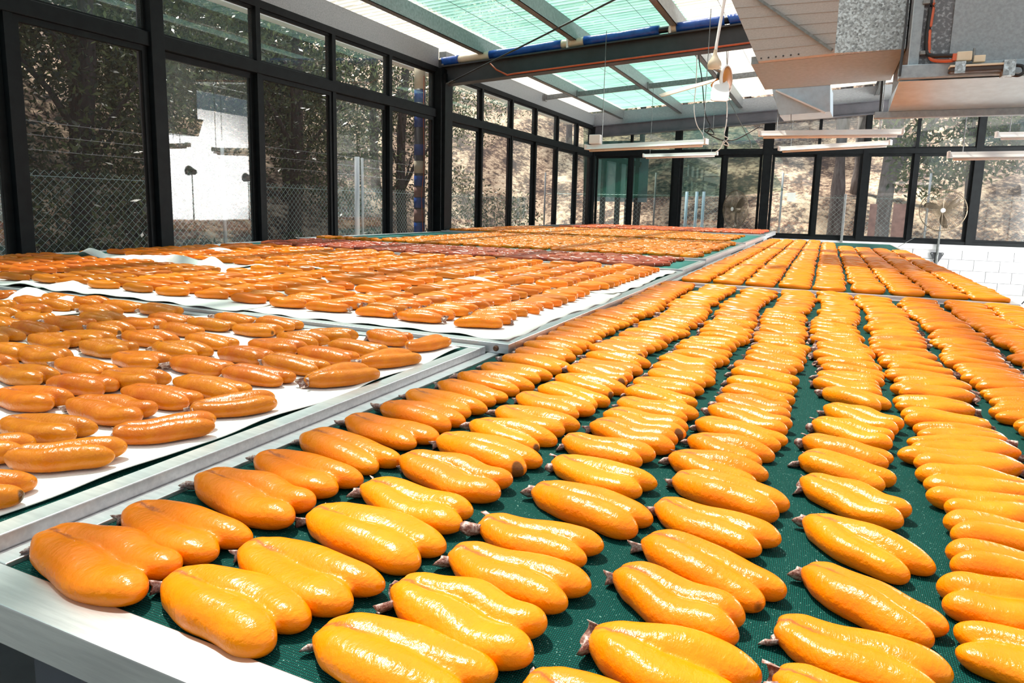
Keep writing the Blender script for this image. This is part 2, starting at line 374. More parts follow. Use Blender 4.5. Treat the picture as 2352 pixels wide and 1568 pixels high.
for i, (a, b, k) in enumerate(FB):
    n = ordw(i+1)
    sash('Y', YF, a, b, ZS+.05, ZT0, 'glass_far' if k == 'glass' else k, 'tall %s of the far wall, %s from the left corner' % ('fly screen' if k == 'screen' else 'glass panel', n), .05, .04, off=.02 if k == 'glass' else -.012)
    sash('Y', YF, a-.015, b+.015, ZT1-.01, zfb(a)+.05, 'glass_top', 'clerestory pane of the far wall, %s from the left corner' % n, .024, .04, z1b=zfb(b)+.05)
tr = grp('trim_8', 'black steel transom and posts of the far wall')
MB().box(XL, XR, YF-.06, YF+.05, ZT0, ZT1-.01).build('transom', MT['frame'], tr, bevel=.006)
for x, w in ((-4.05, .05), (-3.02, .13), (-2.04, .05), (-1.195, .17), (-.24, .05), (.61, .095), (1.46, .05), (2.46, .11), (3.42, .05), (4.35, .1)):
    MB().box(x-w/2, x+w/2, YF-(.07 if w > .08 else .045), YF+.06, ZS, zfb(x)+.06).build('post' if w > .08 else 'mullion', MT['frame'], tr)
# walls outside the picture: the right one white, as the window reflections show
struct(MB().box(XR, XR+.15, YB, YF, 0, CH+2.2).build('wall_right', MT['white']), 'plain white wall on the right, seen only mirrored in the glass')
struct(MB().box(XL, XR, YB-.15, YB, 0, CH+1.2).build('wall_back', MT['back']), 'plain dark wall behind the viewer')  # unseen wall, darkened to cut bounce light from behind the viewer
# roof: beams, purlins, corrugated sheets
def ibeam(m, y, z0f, h, w, x0, x1, tw=.02, tf=.018):
    for (ya, yb, za, zb) in ((y-w/2, y+w/2, 0, tf), (y-w/2, y+w/2, h-tf, h), (y-tw/2, y+tw/2, tf, h-tf)):
        q = [(x0, ya, z0f(x0)+za), (x1, ya, z0f(x1)+za), (x1, yb, z0f(x1)+za), (x0, yb, z0f(x0)+za)]
        m.hexa(q, [(p[0], p[1], p[2]+zb-za) for p in q])
def zg(X): return CH+1.60+.0612*(X+4.82)
g = grp('trim_9', 'dark steel roof girder crossing the room')
m = MB(); ibeam(m, 8.46, zg, .25, .17, XL+.06, XR); m.build('girder', MT['steel_dark'], g)
MB().box(XL+.05, XL+.08, 8.36, 8.56, CH+1.52, CH+1.92).build('end_plate', MT['steel_dark'], g)
for k in range(4):
    MB().lathe([(0, .03), (.012, .028), (.014, .018), (.014, .0)], 8, Matrix.Translation((XL+.08, 8.39+.14*(k % 2), CH+1.56+.30*(k//2))) @ Matrix.Rotation(math.pi/2, 4, 'Y')).build('bolt', MT['galv'], g)
g = grp('trim_10', 'grey violet steel roof beam over the far windows')
m = MB(); ibeam(m, YF-.10, zfb, .25, .16, XL+.06, XR); m.build('girder', MT['steel_beam'], g)
q = [(XL, YF-.03, zfb(XL)+.25), (XR, YF-.03, zfb(XR)+.25), (XR, YF+.08, zfb(XR)+.25), (XL, YF+.08, zfb(XL)+.25)]
MB().hexa(q, [(p[0], p[1], zroof(p[0])-.02) for p in q]).build('fascia_board', MT['duct_dull'], g)
PUR = [-4.30, -3.02, -1.79, -.55, .70, 1.95, 3.2]
cl = grp('ceiling', 'corrugated fibreglass roof on galvanised purlins')
def cchan(x):
    m = MB(); z1 = zroof(x)-.012; h = .185; z0 = z1-h; w = .075; t = .006
    for y0, y1 in ((YB, YF),):
        m.box(x, x+t, y0, y1, z0, z1); m.box(x-w, x+t, y0, y1, z0, z0+t); m.box(x-w, x, y0, y1, z1-t, z1); m.box(x-w, x-w+t, y0, y1, z0, z0+.02)
    return m
for x in PUR: cchan(x+.03).build('purlin', MT['galv'], cl)
def corr(x0, x1, y0, y1, mat):
    m = MB(); p = .105; n = int((y1-y0)/p*8)
    vs = []; amp = .019
    for i in range(n+1):
        y = y0+(y1-y0)*i/n; d = amp*math.cos(2*math.pi*y/p)
        for x in (x0, (x0+x1)/2, x1): vs.append((x, y, zroof(x)+.02+d))
    return m.add(vs, [(i*3+k, i*3+k+1, i*3+k+4, i*3+k+3) for i in range(n) for k in range(2)])
XS = [XL-.55, -4.27, -3.0, -1.78, -.5, .75, 2.0, 3.25, XR+.3]
YS = [-4.1+.84*k for k in range(24)]
for i in range(8):
    for k in range(23):
        y1 = min(YS[k+1], YF+.25)
        if y1-YS[k] < .2: continue
        corr(XS[i]-.02, XS[i+1]+.02, YS[k], y1+.02, None).build('roof_sheet', MT['sheet_green' if i in (1, 2) else 'sheet_white'], cl, True)
for x in (-3.9, -3.45, -2.6, -2.2, -1.3, -.9): MB().tube([(x, YB, zroof(x)-.015), (x, YF, zroof(x)-.015)], .0025, 4).build('safety_wire', MT['steel_dark'], cl)
# short struts between the purlins in the far bay
ST = 12.15
for x0, x1 in zip([XL+.05]+PUR[:5], PUR[:6]):
    z = lambda X: zroof(X)-.14
    g2 = MB().bar((x0+.05, ST, z(x0)), (x1-.07, ST, z(x1)), .05, .08); g2.box(x0+.03, x0+.06, ST-.05, ST+.05, z(x0)-.06, z(x0)+.06)
    g2.build('strut', MT['galv'], cl)
# ================================================================== DRYING RACKS
def rack(label, x0, x1, y0, y1, z, fw, fh, netm, legs, fwf=None):
    fwf = fwf or fw
    r = thing('drying_rack', label, 'rack', 'netted drying racks', (0, 0, 0))
    MB().box(x0, x1, y0, y0+fwf, z-fh, z).build('rail', MT['alu'], r, bevel=.0015)
    MB().box(x0, x1, y1-fw, y1, z-fh, z).build('rail', MT['alu'], r, bevel=.0015)
    MB().box(x0, x0+fw, y0+fwf+.001, y1-fw-.001, z-fh, z).build('rail', MT['alu'], r, bevel=.0015)
    MB().box(x1-fw, x1, y0+fwf+.001, y1-fw-.001, z-fh, z).build('rail', MT['alu'], r, bevel=.0015)
    o = MB().box(x0+fw, x1-fw, y0+fwf, y1-fw, z-.010, z-.006).build('netting', MT[netm], r); o['label'] = 'woven green netting stretched in the frame' if netm != 'net_dark' else 'dark netting stretched in the frame'
    for (a, b) in legs: MB().box(a-.04, a+.04, b-.028, b+.028, 0, z-fh).build('leg', MT['leg'], r, bevel=.003)
    return r
ZR1, ZR2, ZT = CH-.42, CH-.405, [CH-.40, CH-.39, CH-.38, CH-.366, CH-.352, CH-.338]
R1 = rack('long near drying rack with green netting, filling the right foreground', -.86, .875, .386, 3.925, ZR1, .034, .046, 'net', [(-.687, .43), (.80, .47), (-.6, 3.8), (.8, 3.8), (-.6, 2.1), (.8, 2.1)], .05)
R2 = rack('far rack of yellow roe on the right, bare netting at its far end', -.79, .875, 3.94, 10.98, ZR2, .034, .046, 'net', [(-.7, 4.05), (.8, 4.05), (-.7, 7.4), (.8, 7.4), (-.7, 10.9), (.8, 10.9)])
T1 = rack('nearest left rack lined with white cotton cloth', -3.45, -.862, -.35, 1.742, ZT[0], .036, .030, 'net', [(-3.4, .0), (-1.0, .0), (-3.4, 1.6), (-1.0, 1.6)])
T2 = rack('second left rack with many overlapping white cloths', -4.80, -.795, 1.755, 4.48, ZT[1], .045, .030, 'net_far', [(-4.7, 1.9), (-1.0, 1.9), (-4.7, 4.4), (-1.0, 4.4)])
T3 = rack('narrow third left rack crowded with dark red roe', -4.80, -.815, 4.50, 5.42, ZT[2], .04, .036, 'net_far', [(-4.7, 4.6), (-1.0, 4.6), (-4.7, 5.3), (-1.0, 5.3)])
T4 = rack('fourth left rack, bare teal netting at its window end', -4.84, -.815, 5.45, 8.28, ZT[3], .04, .045, 'net_far', [(-4.7, 5.6), (-.9, 5.6), (-4.7, 8.1), (-.9, 8.1)])
T5 = rack('fifth left rack of small orange roe, bare netting at its right end', -4.84, -.815, 8.32, 11.15, ZT[4], .04, .055, 'net_far', [(-4.7, 8.5), (-.9, 8.5), (-4.7, 11.0), (-.9, 11.0)])
T6 = rack('farthest left rack with salmon red roe against the windows', -4.84, -.815, 11.2, 13.5, ZT[5], .04, .065, 'net_dark', [(-4.7, 11.4), (-.9, 11.4), (-4.7, 13.3), (-.9, 13.3)])
for yb in (1.758,): 
    b = MB().lathe([(0, .008), (.006, .007), (.009, .002), (.009, 0)], 10, Matrix.Translation((-.835, yb-.003, ZT[1]-.016)) @ Matrix.Rotation(math.pi/2, 4, 'X')).build('bolt', MT['rust'], T2); b['label'] = 'rusty bolt in the front rail'
# ------------------------------------------------------------------ cloths
def cloth(label, x0, x1, y0, y1, z, seed, lifts=(), n=46):
    rg = random.Random(seed); ph = [rg.uniform(0, 6.28) for _ in range(8)]
    nx, ny = n, max(10, int(n*(y1-y0)/(x1-x0))); vs = []
    for j in range(ny+1):
        for i in range(nx+1):
            u, v = i/nx, j/ny
            x = x0+(x1-x0)*u; y = y0+(y1-y0)*v
            ex = math.sin(v*9+ph[0])*.010+math.sin(v*31+ph[1])*.004+math.sin(v*83+ph[6])*.0015; ey = math.sin(u*8+ph[2])*.010+math.sin(u*27+ph[3])*.005
            x += ex*(abs(2*u-1)**6); y += ey*(abs(2*v-1)**6)
            e = min(u, 1-u, v, 1-v)
            h = .0012*(1+math.sin(x*23+ph[4])*math.sin(y*19+ph[5]))
            if e < .03: h += (.03-e)/.03*.006*(.5+.5*math.sin((u+v)*40+ph[7]))
            for (lx, ly, rx, ry, lh) in lifts:
                d = ((x-lx)/rx)**2+((y-ly)/ry)**2
                h += lh*math.exp(-d*1.6)
            vs.append((x, y, z+h))
    m = MB().add(vs, [(j*(nx+1)+i, j*(nx+1)+i+1, (j+1)*(nx+1)+i+1, (j+1)*(nx+1)+i) for j in range(ny) for i in range(nx)])
    o = m.build('cotton_cloth', MT['cloth'], None, True)
    s = o.modifiers.new('thick', 'SOLIDIFY'); s.thickness = .0016; s.offset = 1
    return tag(o, label, 'cloth', 'white drying cloths')
zc = ZT[0]-.004
cloth('large white cloth with a frayed edge on the nearest left rack', -2.35, -.905, -.28, 1.685, zc, 1, n=70)
cloth('white cloth with lifted corner on the nearest left rack, at the picture edge', -3.40, -2.30, -.25, 1.66, zc+.003, 2, [(-2.75, 1.63, .16, .05, .045), (-2.5, 1.62, .10, .04, .035)])
zc = ZT[1]-.004
cloth('white cloth hanging over the right rail of the second left rack', -1.90, -.822, 1.80, 3.10, zc+.002, 3, [(-.95, 2.30, .05, .25, .012)])
cloth('white cloth by the front rail, middle of the second left rack', -3.0, -1.86, 1.775, 3.05, zc+.004, 4, [(-2.6, 1.80, .3, .05, .012), (-2.95, 2.0, .06, .2, .03)])
cloth('white cloth with a tall folded ridge, left end of the second rack', -4.2, -2.95, 1.775, 2.85, zc+.001, 5, [(-3.55, 2.84, .50, .030, .075), (-3.12, 2.83, .10, .05, .045), (-3.06, 1.80, .12, .05, .03)])
cloth('white cloth along the back right of the second left rack', -1.95, -.84, 3.04, 4.42, zc+.004, 6, [(-1.6, 3.10, .12, .05, .03), (-1.2, 3.6, .25, .06, .012)])
cloth('white cloth along the back middle of the second left rack', -3.1, -1.90, 3.0, 4.40, zc+.002, 7, [(-2.6, 3.03, .25, .05, .03), (-3.0, 3.05, .1, .1, .02)])
cloth('white cloth curling up at the back left of the second rack', -4.45, -3.05, 2.80, 4.38, zc+.003, 8, [(-4.15, 2.84, .16, .06, .07), (-3.9, 3.6, .25, .05, .05)])
# ================================================================== ROE
def lobes(seed):
    rg = random.Random(seed); m = MB(); L = .176
    gap = rg.uniform(.015, .020); ends = [rg.uniform(.93, 1.0), rg.uniform(.93, 1.0)]
    if seed % 3 == 0: ends[0] -= .05
    neck = rg.uniform(.10, .22); bend = rg.uniform(-.006, .006)
    for s, e in ((-1, ends[0]), (1, ends[1])):
        pts = []; n = 30; k = 20; fat = rg.uniform(.94, 1.06); tip = rg.uniform(.55, .8); lean = rg.uniform(-.003, .004); bul = rg.uniform(.45, .7)
        vs = []
        for i in range(n+1):
            t = i/n; t2 = .5-.5*math.cos(math.pi*t); u = t2*e
            x = -L/2+L*u
            prof = (math.sin(math.pi*min(1, max(0, t2)))**.0) if 0 else 1
            # width: rounded head, swelling body, tapering rounded tail
            wh = min(1, (t2/.16))**.5 if t2 < .16 else 1
            wt = math.sqrt(max(0, 1-((t2-.80)/.20)**2)) if t2 > .80 else 1
            body = .80+.20*math.exp(-((t2-bul)/.28)**2)-.18*max(0, (.30-t2)/.30)-.22*(1-tip)*max(0, (t2-.6)/.4)
            w = .0262*fat*wh*wt*body+1e-5; h = .0200*fat*(min(1, t2/.14)**.5 if t2 < .14 else 1)*wt*(.84+.16*math.exp(-((t2-.5)/.35)**2))+1e-5
            off = (gap*.55+(gap*.62)*min(1, max(0, (t2-.03)/.45))+lean*max(0, t2-.5)*2+.004*max(0, t2-.75))
            y = s*off+bend*math.sin(math.pi*u)
            zc = .0200*.96+.002*math.sin(t2*5+seed)
            if t2 < .12: zc += (.12-t2)*.03
            for a in range(k):
                th = 2*math.pi*a/k; ca, sa = math.cos(th), math.sin(th)
                vs.append((x, y+w*ca, zc+h*sa))
        fs = [(i*k+a, i*k+(a+1) % k, (i+1)*k+(a+1) % k, (i+1)*k+a) for i in range(n) for a in range(k)]+[tuple(range(k))[::-1], tuple(range(n*k, (n+1)*k))]
        m.add(vs, fs)
    # fused head
    m.lathe([(1e-5, -.017), (.012, -.013), (.017, 0), (.012, .012), (1e-5, .016)], 16, Matrix.Translation((-L/2+.017, bend*.2, .0195)) @ Matrix.Diagonal((1.05, 1.25, 1.0, 1)))
    return m
def roe_mesh(seed, voxel, name, mat):
    o = lobes(seed).build('tmp')
    r = o.modifiers.new('r', 'REMESH'); r.mode = 'VOXEL'; r.voxel_size = voxel; r.use_smooth_shade = True
    s = o.modifiers.new('s', 'SMOOTH'); s.factor = .5; s.iterations = max(2, int(.016/voxel))
    dg = bpy.context.evaluated_depsgraph_get(); me = bpy.data.meshes.new_from_object(o.evaluated_get(dg)); me.name = name
    bpy.data.objects.remove(o)
    n = len(me.vertices); co = np.empty(n*3, np.float32); me.vertices.foreach_get('co', co); co = co.reshape(-1, 3)
    rg = np.random.default_rng(seed)
    # uneven, hand-shaped surface
    for _ in range(5):
        d = rg.normal(size=3); d[2] = 0; d /= np.linalg.norm(d); w = rg.uniform(40, 90); p = rg.uniform(0, 6.28)
        co[:, 2] += (.0009*np.sin(co @ d*w+p)*np.clip(co[:, 2]/.03, 0, 1)).astype(np.float32)
        co[:, 1] += (.0008*np.sin(co[:, 0]*w+p)).astype(np.float32)
    z = co[:, 2]; lo = z.min(); z = z-lo; z = np.where(z < .008, .008+(z-.008)*.25, z); z -= z.min(); co[:, 2] = z
    me.vertices.foreach_set('co', co.ravel()); me.update(); me.shade_smooth()
    me.materials.clear(); me.materials.append(mat)
    return me
NV = 8
LOD0 = [roe_mesh(s+1, .0024, 'roe', MT['roe']) for s in range(NV)]
LOD1 = [roe_mesh(s+1, .0042, 'roe', MT['roe']) for s in range(NV)]
LOD2 = [roe_mesh(s+1, .0075, 'roe', MT['roe']) for s in range(4)]
LOD3 = [roe_mesh(s+1, .0115, 'roe', MT['roe']) for s in range(3)]
def flap_mesh(seed):
    rg = random.Random(seed); nu, nv = 16, 6; vs = []; span = rg.uniform(3.4, 4.6); ph = rg.uniform(0, 6)
    for side in (0, 1):
        for j in range(nv+1):
            for i in range(nu+1):
                u, v = i/nu, j/nv; a = -span/2+span*u
                r = .0075+.0085*v**.8+.0022*math.sin(u*17+ph)*v+.0012*math.sin(u*31+ph*2)*v
                x = -.020*v*(1-.35*math.sin(u*7+ph)**2)+.004; 
                r += side*-.0009
                vs.append((x+side*.0004, r*math.sin(a)*1.15, .015-.004*v+r*-math.cos(a)*.85))
    N = (nu+1)*(nv+1)
    q = lambda i, j, s: s*N+j*(nu+1)+i
    fs = [(q(i, j, 0), q(i+1, j, 0), q(i+1, j+1, 0), q(i, j+1, 0)) for j in range(nv) for i in range(nu)]+[(q(i, j, 1), q(i, j+1, 1), q(i+1, j+1, 1), q(i+1, j, 1)) for j in range(nv) for i in range(nu)]
    fs += [(q(i, nv, 0), q(i+1, nv, 0), q(i+1, nv, 1), q(i, nv, 1)) for i in range(nu)]+[(q(0, j, 0), q(0, j+1, 0), q(0, j+1, 1), q(0, j, 1)) for j in range(nv)]+[(q(nu, j, 0), q(nu, j, 1), q(nu, j+1, 1), q(nu, j+1, 0)) for j in range(nv)]
    vs = [(x, y, max(.0005, z)) for x, y, z in vs]
    return MB().add(vs, fs).mesh('membrane_flap', MT['flap'], True)
FLAPS = [flap_mesh(s) for s in range(5)]
ROES = []
def roe(x, y, z, ang, L, tint, label, group, kind='roe', flap=True, wid=1.):
    ROES.append(dict(x=x, y=y, z=z, a=ang, L=L, t=tint, label=label, group=group, kind=kind, flap=flap, w=wid*random.uniform(.95, 1.05), v=random.randrange(NV)))
def jit(c, s=.06):
    k = 1+random.uniform(-s, s); g = random.uniform(-s, s)*1.4
    return (min(1, c[0]*k), c[1]*k*(1+g), c[2])
YEL, AMB, ORA, RED, OCH, SAL = (.98, .252, .0003), (.60, .150, .004), (.84, .205, .004), (.42, .085, .040), (.72, .20, .006), (.66, .135, .05)  # AMB: browner roe, darkened further to paint the nearest rack's shade
COLS = [
 [(110,1235,365,1340),(310,1165,545,1255),(470,1100,695,1180),(605,1045,810,1115),(705,1000,900,1065),(805,960,990,1015),(885,930,1050,970),(945,900,1105,945),(1015,880,1150,915),(1060,860,1215,890),(1115,838,1260,868),(1160,818,1300,845)],
 [(400,1325,665,1445),(570,1250,860,1370),(725,1175,990,1270),(845,1115,1075,1190),(930,1055,1165,1125),(1015,1005,1225,1065),(1090,970,1265,1015),(1150,940,1320,985),(1195,910,1355,950),(1245,890,1390,925),(1285,865,1430,898)],
 [(745,1450,1120,1575),(920,1355,1240,1480),(1045,1270,1345,1370),(1110,1200,1380,1270),(1235,1120,1480,1200),(1280,1055,1500,1120),(1300,1010,1500,1055),(1365,975,1555,1020),(1395,950,1580,990),(1425,922,1600,958)],
 [(1240,1568,1560,1720),(1365,1460,1750,1580),(1430,1320,1700,1440),(1490,1240,1790,1370),(1515,1160,1785,1255),(1555,1095,1800,1165),(1545,1045,1760,1095),(1590,1005,1770,1050),(1605,970,1800,1015),(1635,940,1815,985)],
 [(1840,1575,2150,1720),(1790,1440,2200,1580),(1855,1310,2160,1450),(1860,1190,2130,1310),(1850,1105,2085,1190),(1845,1050,2050,1105),(1850,1010,2045,1055),(1875,975,2050,1015),(1900,940,2070,985),(1895,895,2035,930)],
 [(2560,1575,2270,1475),(2480,1420,2210,1368),(2460,1325,2205,1285),(2440,1240,2185,1215),(2400,1170,2150,1155),(2372,1115,2120,1098),(2335,1062,2080,1058),(2335,1030,2080,1022),(2300,1008,2110,988),(2265,972,2070,958),(2235,942,2055,922),(2230,908,2055,897)],
]
CXW = [-.70, -.49, -.292, -.105, .078, .252, .435, .615, .765]
CLEN = [.200, .188, .176, .170, .165, .170, .172, .17, .165]
zn = ZR1-.006
GR = 'yellow roe laid out in columns on the near green rack'
for c in range(9):
    k = 0; y = .42
    def lab(k): return 'yellow-orange roe, %s from the front in the %s column right of the grey rail' % (ordw(k), ordw(c+1))
    if c < 6:
        for (hx, hy, tx, ty) in COLS[c]:
            h = pz(hx, hy, ZR1+.012); t = pz(tx, ty, ZR1+.012); d = t-h; m = (h+t)/2; k += 1
            L = max(CLEN[c]*.90, min(CLEN[c]*1.1, d.length*1.06)); a = math.atan2(d.y, d.x)
            if c == 5: a = math.pi+max(-.12, min(.30, (a+math.pi if a < 0 else a-math.pi)*.6))
            roe(m.x, m.y, zn, a, L, jit(YEL), lab(k), GR); y = m.y
    else: y = .40+.05*c-.30*(c == 6)+random.uniform(0, .03)
    while True:
        u = min(1, max(0, (y-1.5)/1.2)); y += (.100-.022*u)*random.uniform(.92, 1.08)
        if y > 3.865: break
        k += 1; x = CXW[c]+random.uniform(-.012, .012)+(.012*math.sin(y*5+c))
        a = (-.22+.07*random.uniform(-1, 1)) if c < 5 else math.pi+.12+.08*random.uniform(-1, 1)
        roe(x, y, zn, a, CLEN[c]*random.uniform(.95, 1.03), jit(YEL if random.random() > .12 else ORA), lab(k), GR, wid=.95-.10*u)
# nearest left rack
T1L = [(20,1060,290,1045),(-190,1150,40,1125),(-160,1055,55,1035),(265,1005,505,975),(15,975,205,1000),(442,945,640,922),(165,935,345,960),(5,910,150,930),(290,905,448,925),(118,882,255,895),(405,882,565,905),(245,865,380,882),(5,855,120,875),(708,880,862,853),(520,858,668,875),(138,838,250,858),(605,832,755,852),(398,836,525,852),(268,822,385,838),(50,815,155,830),(825,838,960,818),(-35,805,70,818),(192,800,305,812),(360,800,475,815),(508,812,620,827),(690,812,815,827),(940,800,1028,785),(578,793,700,808),(760,797,885,810),(145,772,258,786),(75,783,170,795),(434,782,538,795),(290,775,398,788),(643,778,748,790),(850,775,940,787)]
zn = ZT[0]-.004+.0045; T1P = []
for q in T1L:
    h = pz(q[0], q[1], zn+.010); t = pz(q[2], q[3], zn+.010); d = t-h; m = (h+t)/2
    T1P.append((m.x, m.y, math.atan2(d.y, d.x), max(.155, min(.185, d.length*1.06))))
def clear(x, y, P, dx, dy): return all(((x-p[0])/dx)**2+((y-p[1])/dy)**2 > 1 for p in P)
for r in range(40):
    yy = .60+r*.052
    for k in range(16):
        x = -1.0-k*.178+(r % 2)*.089+random.uniform(-.012, .012); y = yy+random.uniform(-.008, .008)
        if y > 1.66 or x < -3.3 or x > -.99: continue
        if clear(x, y, T1P, .165, .092): T1P.append((x, y, random.uniform(-.02, .16), random.uniform(.155, .175)))
T1P.sort(key=lambda p: p[1])
rows = {}
for p in T1P: rows.setdefault(int((p[1]-.42)/.1), []).append(p)
for ri, r in enumerate(sorted(rows)):
    for ki, p in enumerate(sorted(rows[r], key=lambda p: -p[0])):
        roe(p[0], p[1], zn, p[2], p[3], jit(AMB, .10), 'amber roe on the nearest left rack, %s from the right, %s row from the front' % (ordw(ki+1), ordw(ri+1)), 'amber roe on the nearest white cloths', flap=random.random() > .35, wid=.93)
# second left rack: short columns of roe on cloths
zn = ZT[1]-.004+.0075
for c in range(20):
    x = -1.0-c*.197
    if x < -4.5: break
    y = 1.86+random.uniform(-.02, .03); k = 0; xo = 0
    while y < 4.38:
        y += random.uniform(.072, .088)
        if random.random() < .085: y += .11; xo = random.uniform(-.03, .03)
        if 2.98 < y < 3.10: y += .12
        k += 1
        a = math.pi+random.uniform(-.05, .25)
        if random.random() < .05: a += random.uniform(.4, .9)
        if y > 4.38: break
        if x < -2.9 and 2.74 < y < 2.94: continue
        t = ORA if random.random() > .25 else AMB
        if x < -2.9 and y < 2.9: t = AMB
        roe(x+xo+random.uniform(-.012, .012), y, zn, a, random.uniform(.158, .176), jit(t, .09), 'orange roe on the second left rack, %s from the front, %s column from the right' % (ordw(k), ordw(c+1)), 'orange roe on the white cloths of the second rack', flap=random.random() > .3, wid=.84)
# the rest, smaller and smaller
zn = ZR2-.006
for c in range(9):
    y = 4.02+random.uniform(0, .02)
    while y < (10.8 if c < 4 else 10.2 if c == 4 else 9.2-.12*(c-5)):
        x = -.655+c*.178+random.uniform(-.008, .008)
        k = int((y-3.95)/.074)
        roe(x, y, zn, (-.12 if c < 5 else math.pi+.05)+random.uniform(-.06, .06), .170*random.uniform(.95, 1.04), jit(YEL), 'yellow roe on the far right rack, %s from its front rail, %s column from the left' % (ordw(max(1, k)) if k < 59 else 'last', ordw(c+1)), 'yellow roe on the far right rack', wid=.84); y += .074*random.uniform(.95, 1.06)
def fill(z, x0, x1, y0, y1, L, sp, tint, s, kind, skip=None, aj=.30, flap=False):
    nx = int((x1-x0)/(L*1.02))
    for c in range(nx):
        y = y0+random.uniform(0, sp); x = x0+(c+.5)*(x1-x0)/nx
        while y < y1:
            if not (skip and skip(x, y)): roe(x+random.uniform(-.045, .045), y, z, math.pi*(random.random() > .5)+random.uniform(-aj, aj), L*random.uniform(.92, 1.05), jit(tint, s), '', '', kind, flap, .86*sp/.074)
            y += sp*random.uniform(.92, 1.1)
fill(ZT[2]-.006, -4.55, -.98, 4.57, 5.37, .150, .072, RED, .12, 'red')
fill(ZT[2]-.006, -4.4, -1.2, 4.55, 4.60, .150, .072, RED, .12, 'red')
fill(ZT[3]-.006, -4.7, -.90, 5.52, 8.22, .135, .060, OCH, .10, 'ochre', lambda x, y: x < -3.9+.25*(y-5.5) and y > 5.7 and x < -3.95)
fill(ZT[4]-.006, -4.75, -.90, 8.40, 11.05, .135, .060, OCH, .10, 'ochre', lambda x, y: x > -1.75 and y > 10.35 or x > -1.02)
fill(ZT[5]-.006, -4.2, -.92, 11.32, 13.4, .135, .075, SAL, .12, 'salmon')
# pick the three hundred that show largest; the rest become one object for each kind
for r in ROES:
    u, v, d = proj((r['x'], r['y'], r['z']+.02)); r['d'] = d
    vis = -130*2/d < u < 2352+130/d*2 and v < 1568+220/d
    r['s'] = r['L']/d if vis else 0
ROES = [r for r in ROES if r['s'] > 0 or r['x'] > -1]
cand = sorted([r for r in ROES if r['kind'] == 'roe'], key=lambda r: -r['s'])
IND = [r for r in cand[:300] if r['s'] > 0]; REST = [r for r in cand if not any(r is q for q in IND)]+[r for r in ROES if r['kind'] != 'roe']
for i, r in enumerate(IND):
    lod = LOD0 if i < 90 else LOD1
    o = link('fish_roe', lod[r['v']]); o.location = (r['x'], r['y'], r['z']); o.rotation_euler = (0, 0, r['a'])
    o.scale = (r['L']/.176, r['w']*(r['L']/.176)**.5*(-1 if random.random() < .3 and False else 1), random.uniform(.94, 1.04)); o.color = (*r['t'], 1)
    tag(o, r['label'], 'roe', r['group'])
    if r['flap']:
        f = link('membrane_flap', FLAPS[random.randrange(5)], o); f.location = (-.080, random.uniform(-.006, .006), 0); s = random.uniform(.95, 1.35); f.scale = (s, s, s); f.rotation_euler = (random.uniform(-.25, .25), 0, random.uniform(-.4, .4))
        if i == 0: f['label'] = 'dry purplish membrane end with pale salt crust'
def bake(rs, name, label):
    VS, FS, CS = [], [], []; off = 0; cache = {}
    for r in rs:
        lod = LOD1 if r['d'] < 2.2 else LOD2 if r['d'] < 5.5 else LOD3
        me = lod[r['v'] % len(lod)]
        if me.name not in cache:
            co = np.empty(len(me.vertices)*3, np.float32); me.vertices.foreach_get('co', co); 
            cache[me.name] = (co.reshape(-1, 3), [tuple(p.vertices) for p in me.polygons])
        co, fs = cache[me.name]; c, s = math.cos(r['a']), math.sin(r['a'])
        p = co*np.array([r['L']/.176, r['w'], 1.0]); q = np.empty_like(p)
        q[:, 0] = p[:, 0]*c-p[:, 1]*s+r['x']; q[:, 1] = p[:, 0]*s+p[:, 1]*c+r['y']; q[:, 2] = p[:, 2]+r['z']
        VS.append(q); CS.append(np.tile(np.array([*r['t'], 1], np.float32), (len(q), 1))); FS += [tuple(i+off for i in f) for f in fs]; off += len(q)
    V = np.concatenate(VS); me = bpy.data.meshes.new(name); me.from_pydata(V.tolist(), [], FS)
    a = me.color_attributes.new('tint', 'FLOAT_COLOR', 'POINT'); a.data.foreach_set('color', np.concatenate(CS).ravel())
    me.materials.append(MT['roe_stuff']); me.shade_smooth(); o = link(name, me)
    return tag(o, label, 'roe', None, 'stuff')
bake([r for r in REST if r['kind'] == 'roe'], 'fish_roe_rest', 'remaining yellow and orange roe crowding the farther parts of the near racks')
bake([r for r in REST if r['kind'] == 'red'], 'red_roe_rest', 'dark red cured roe crowding the narrow third left rack')
bake([r for r in REST if r['kind'] == 'ochre'], 'small_roe_rest', 'small ochre roe packed on the fourth and fifth left racks')
bake([r for r in REST if r['kind'] == 'salmon'], 'salmon_roe_rest', 'salmon red roe on the farthest left rack')
# ================================================================== THINGS UNDER THE ROOF
# diagonal brace rod
a = py(1032, 190, 8.36); b0 = ray(1410, 0); t_ = (1.93-.06*XL)/(b0[2]-.06*b0[0]); b = Vector((b0[0]*t_, b0[1]*t_, b0[2]*t_+CH)); b2 = a+(b-a)*1.08
rod = thing('brace_rod', 'thin steel bracing rod slanting up from the left girder end', 'rod')
MB().tube([a, b2], .011, 8).build('rod', MT['steel_dark'], rod, True)
MB().bar(a-(b-a).normalized()*.05, a+(b-a).normalized()*.10, .05, .012).build('clevis', MT['galv'], rod)
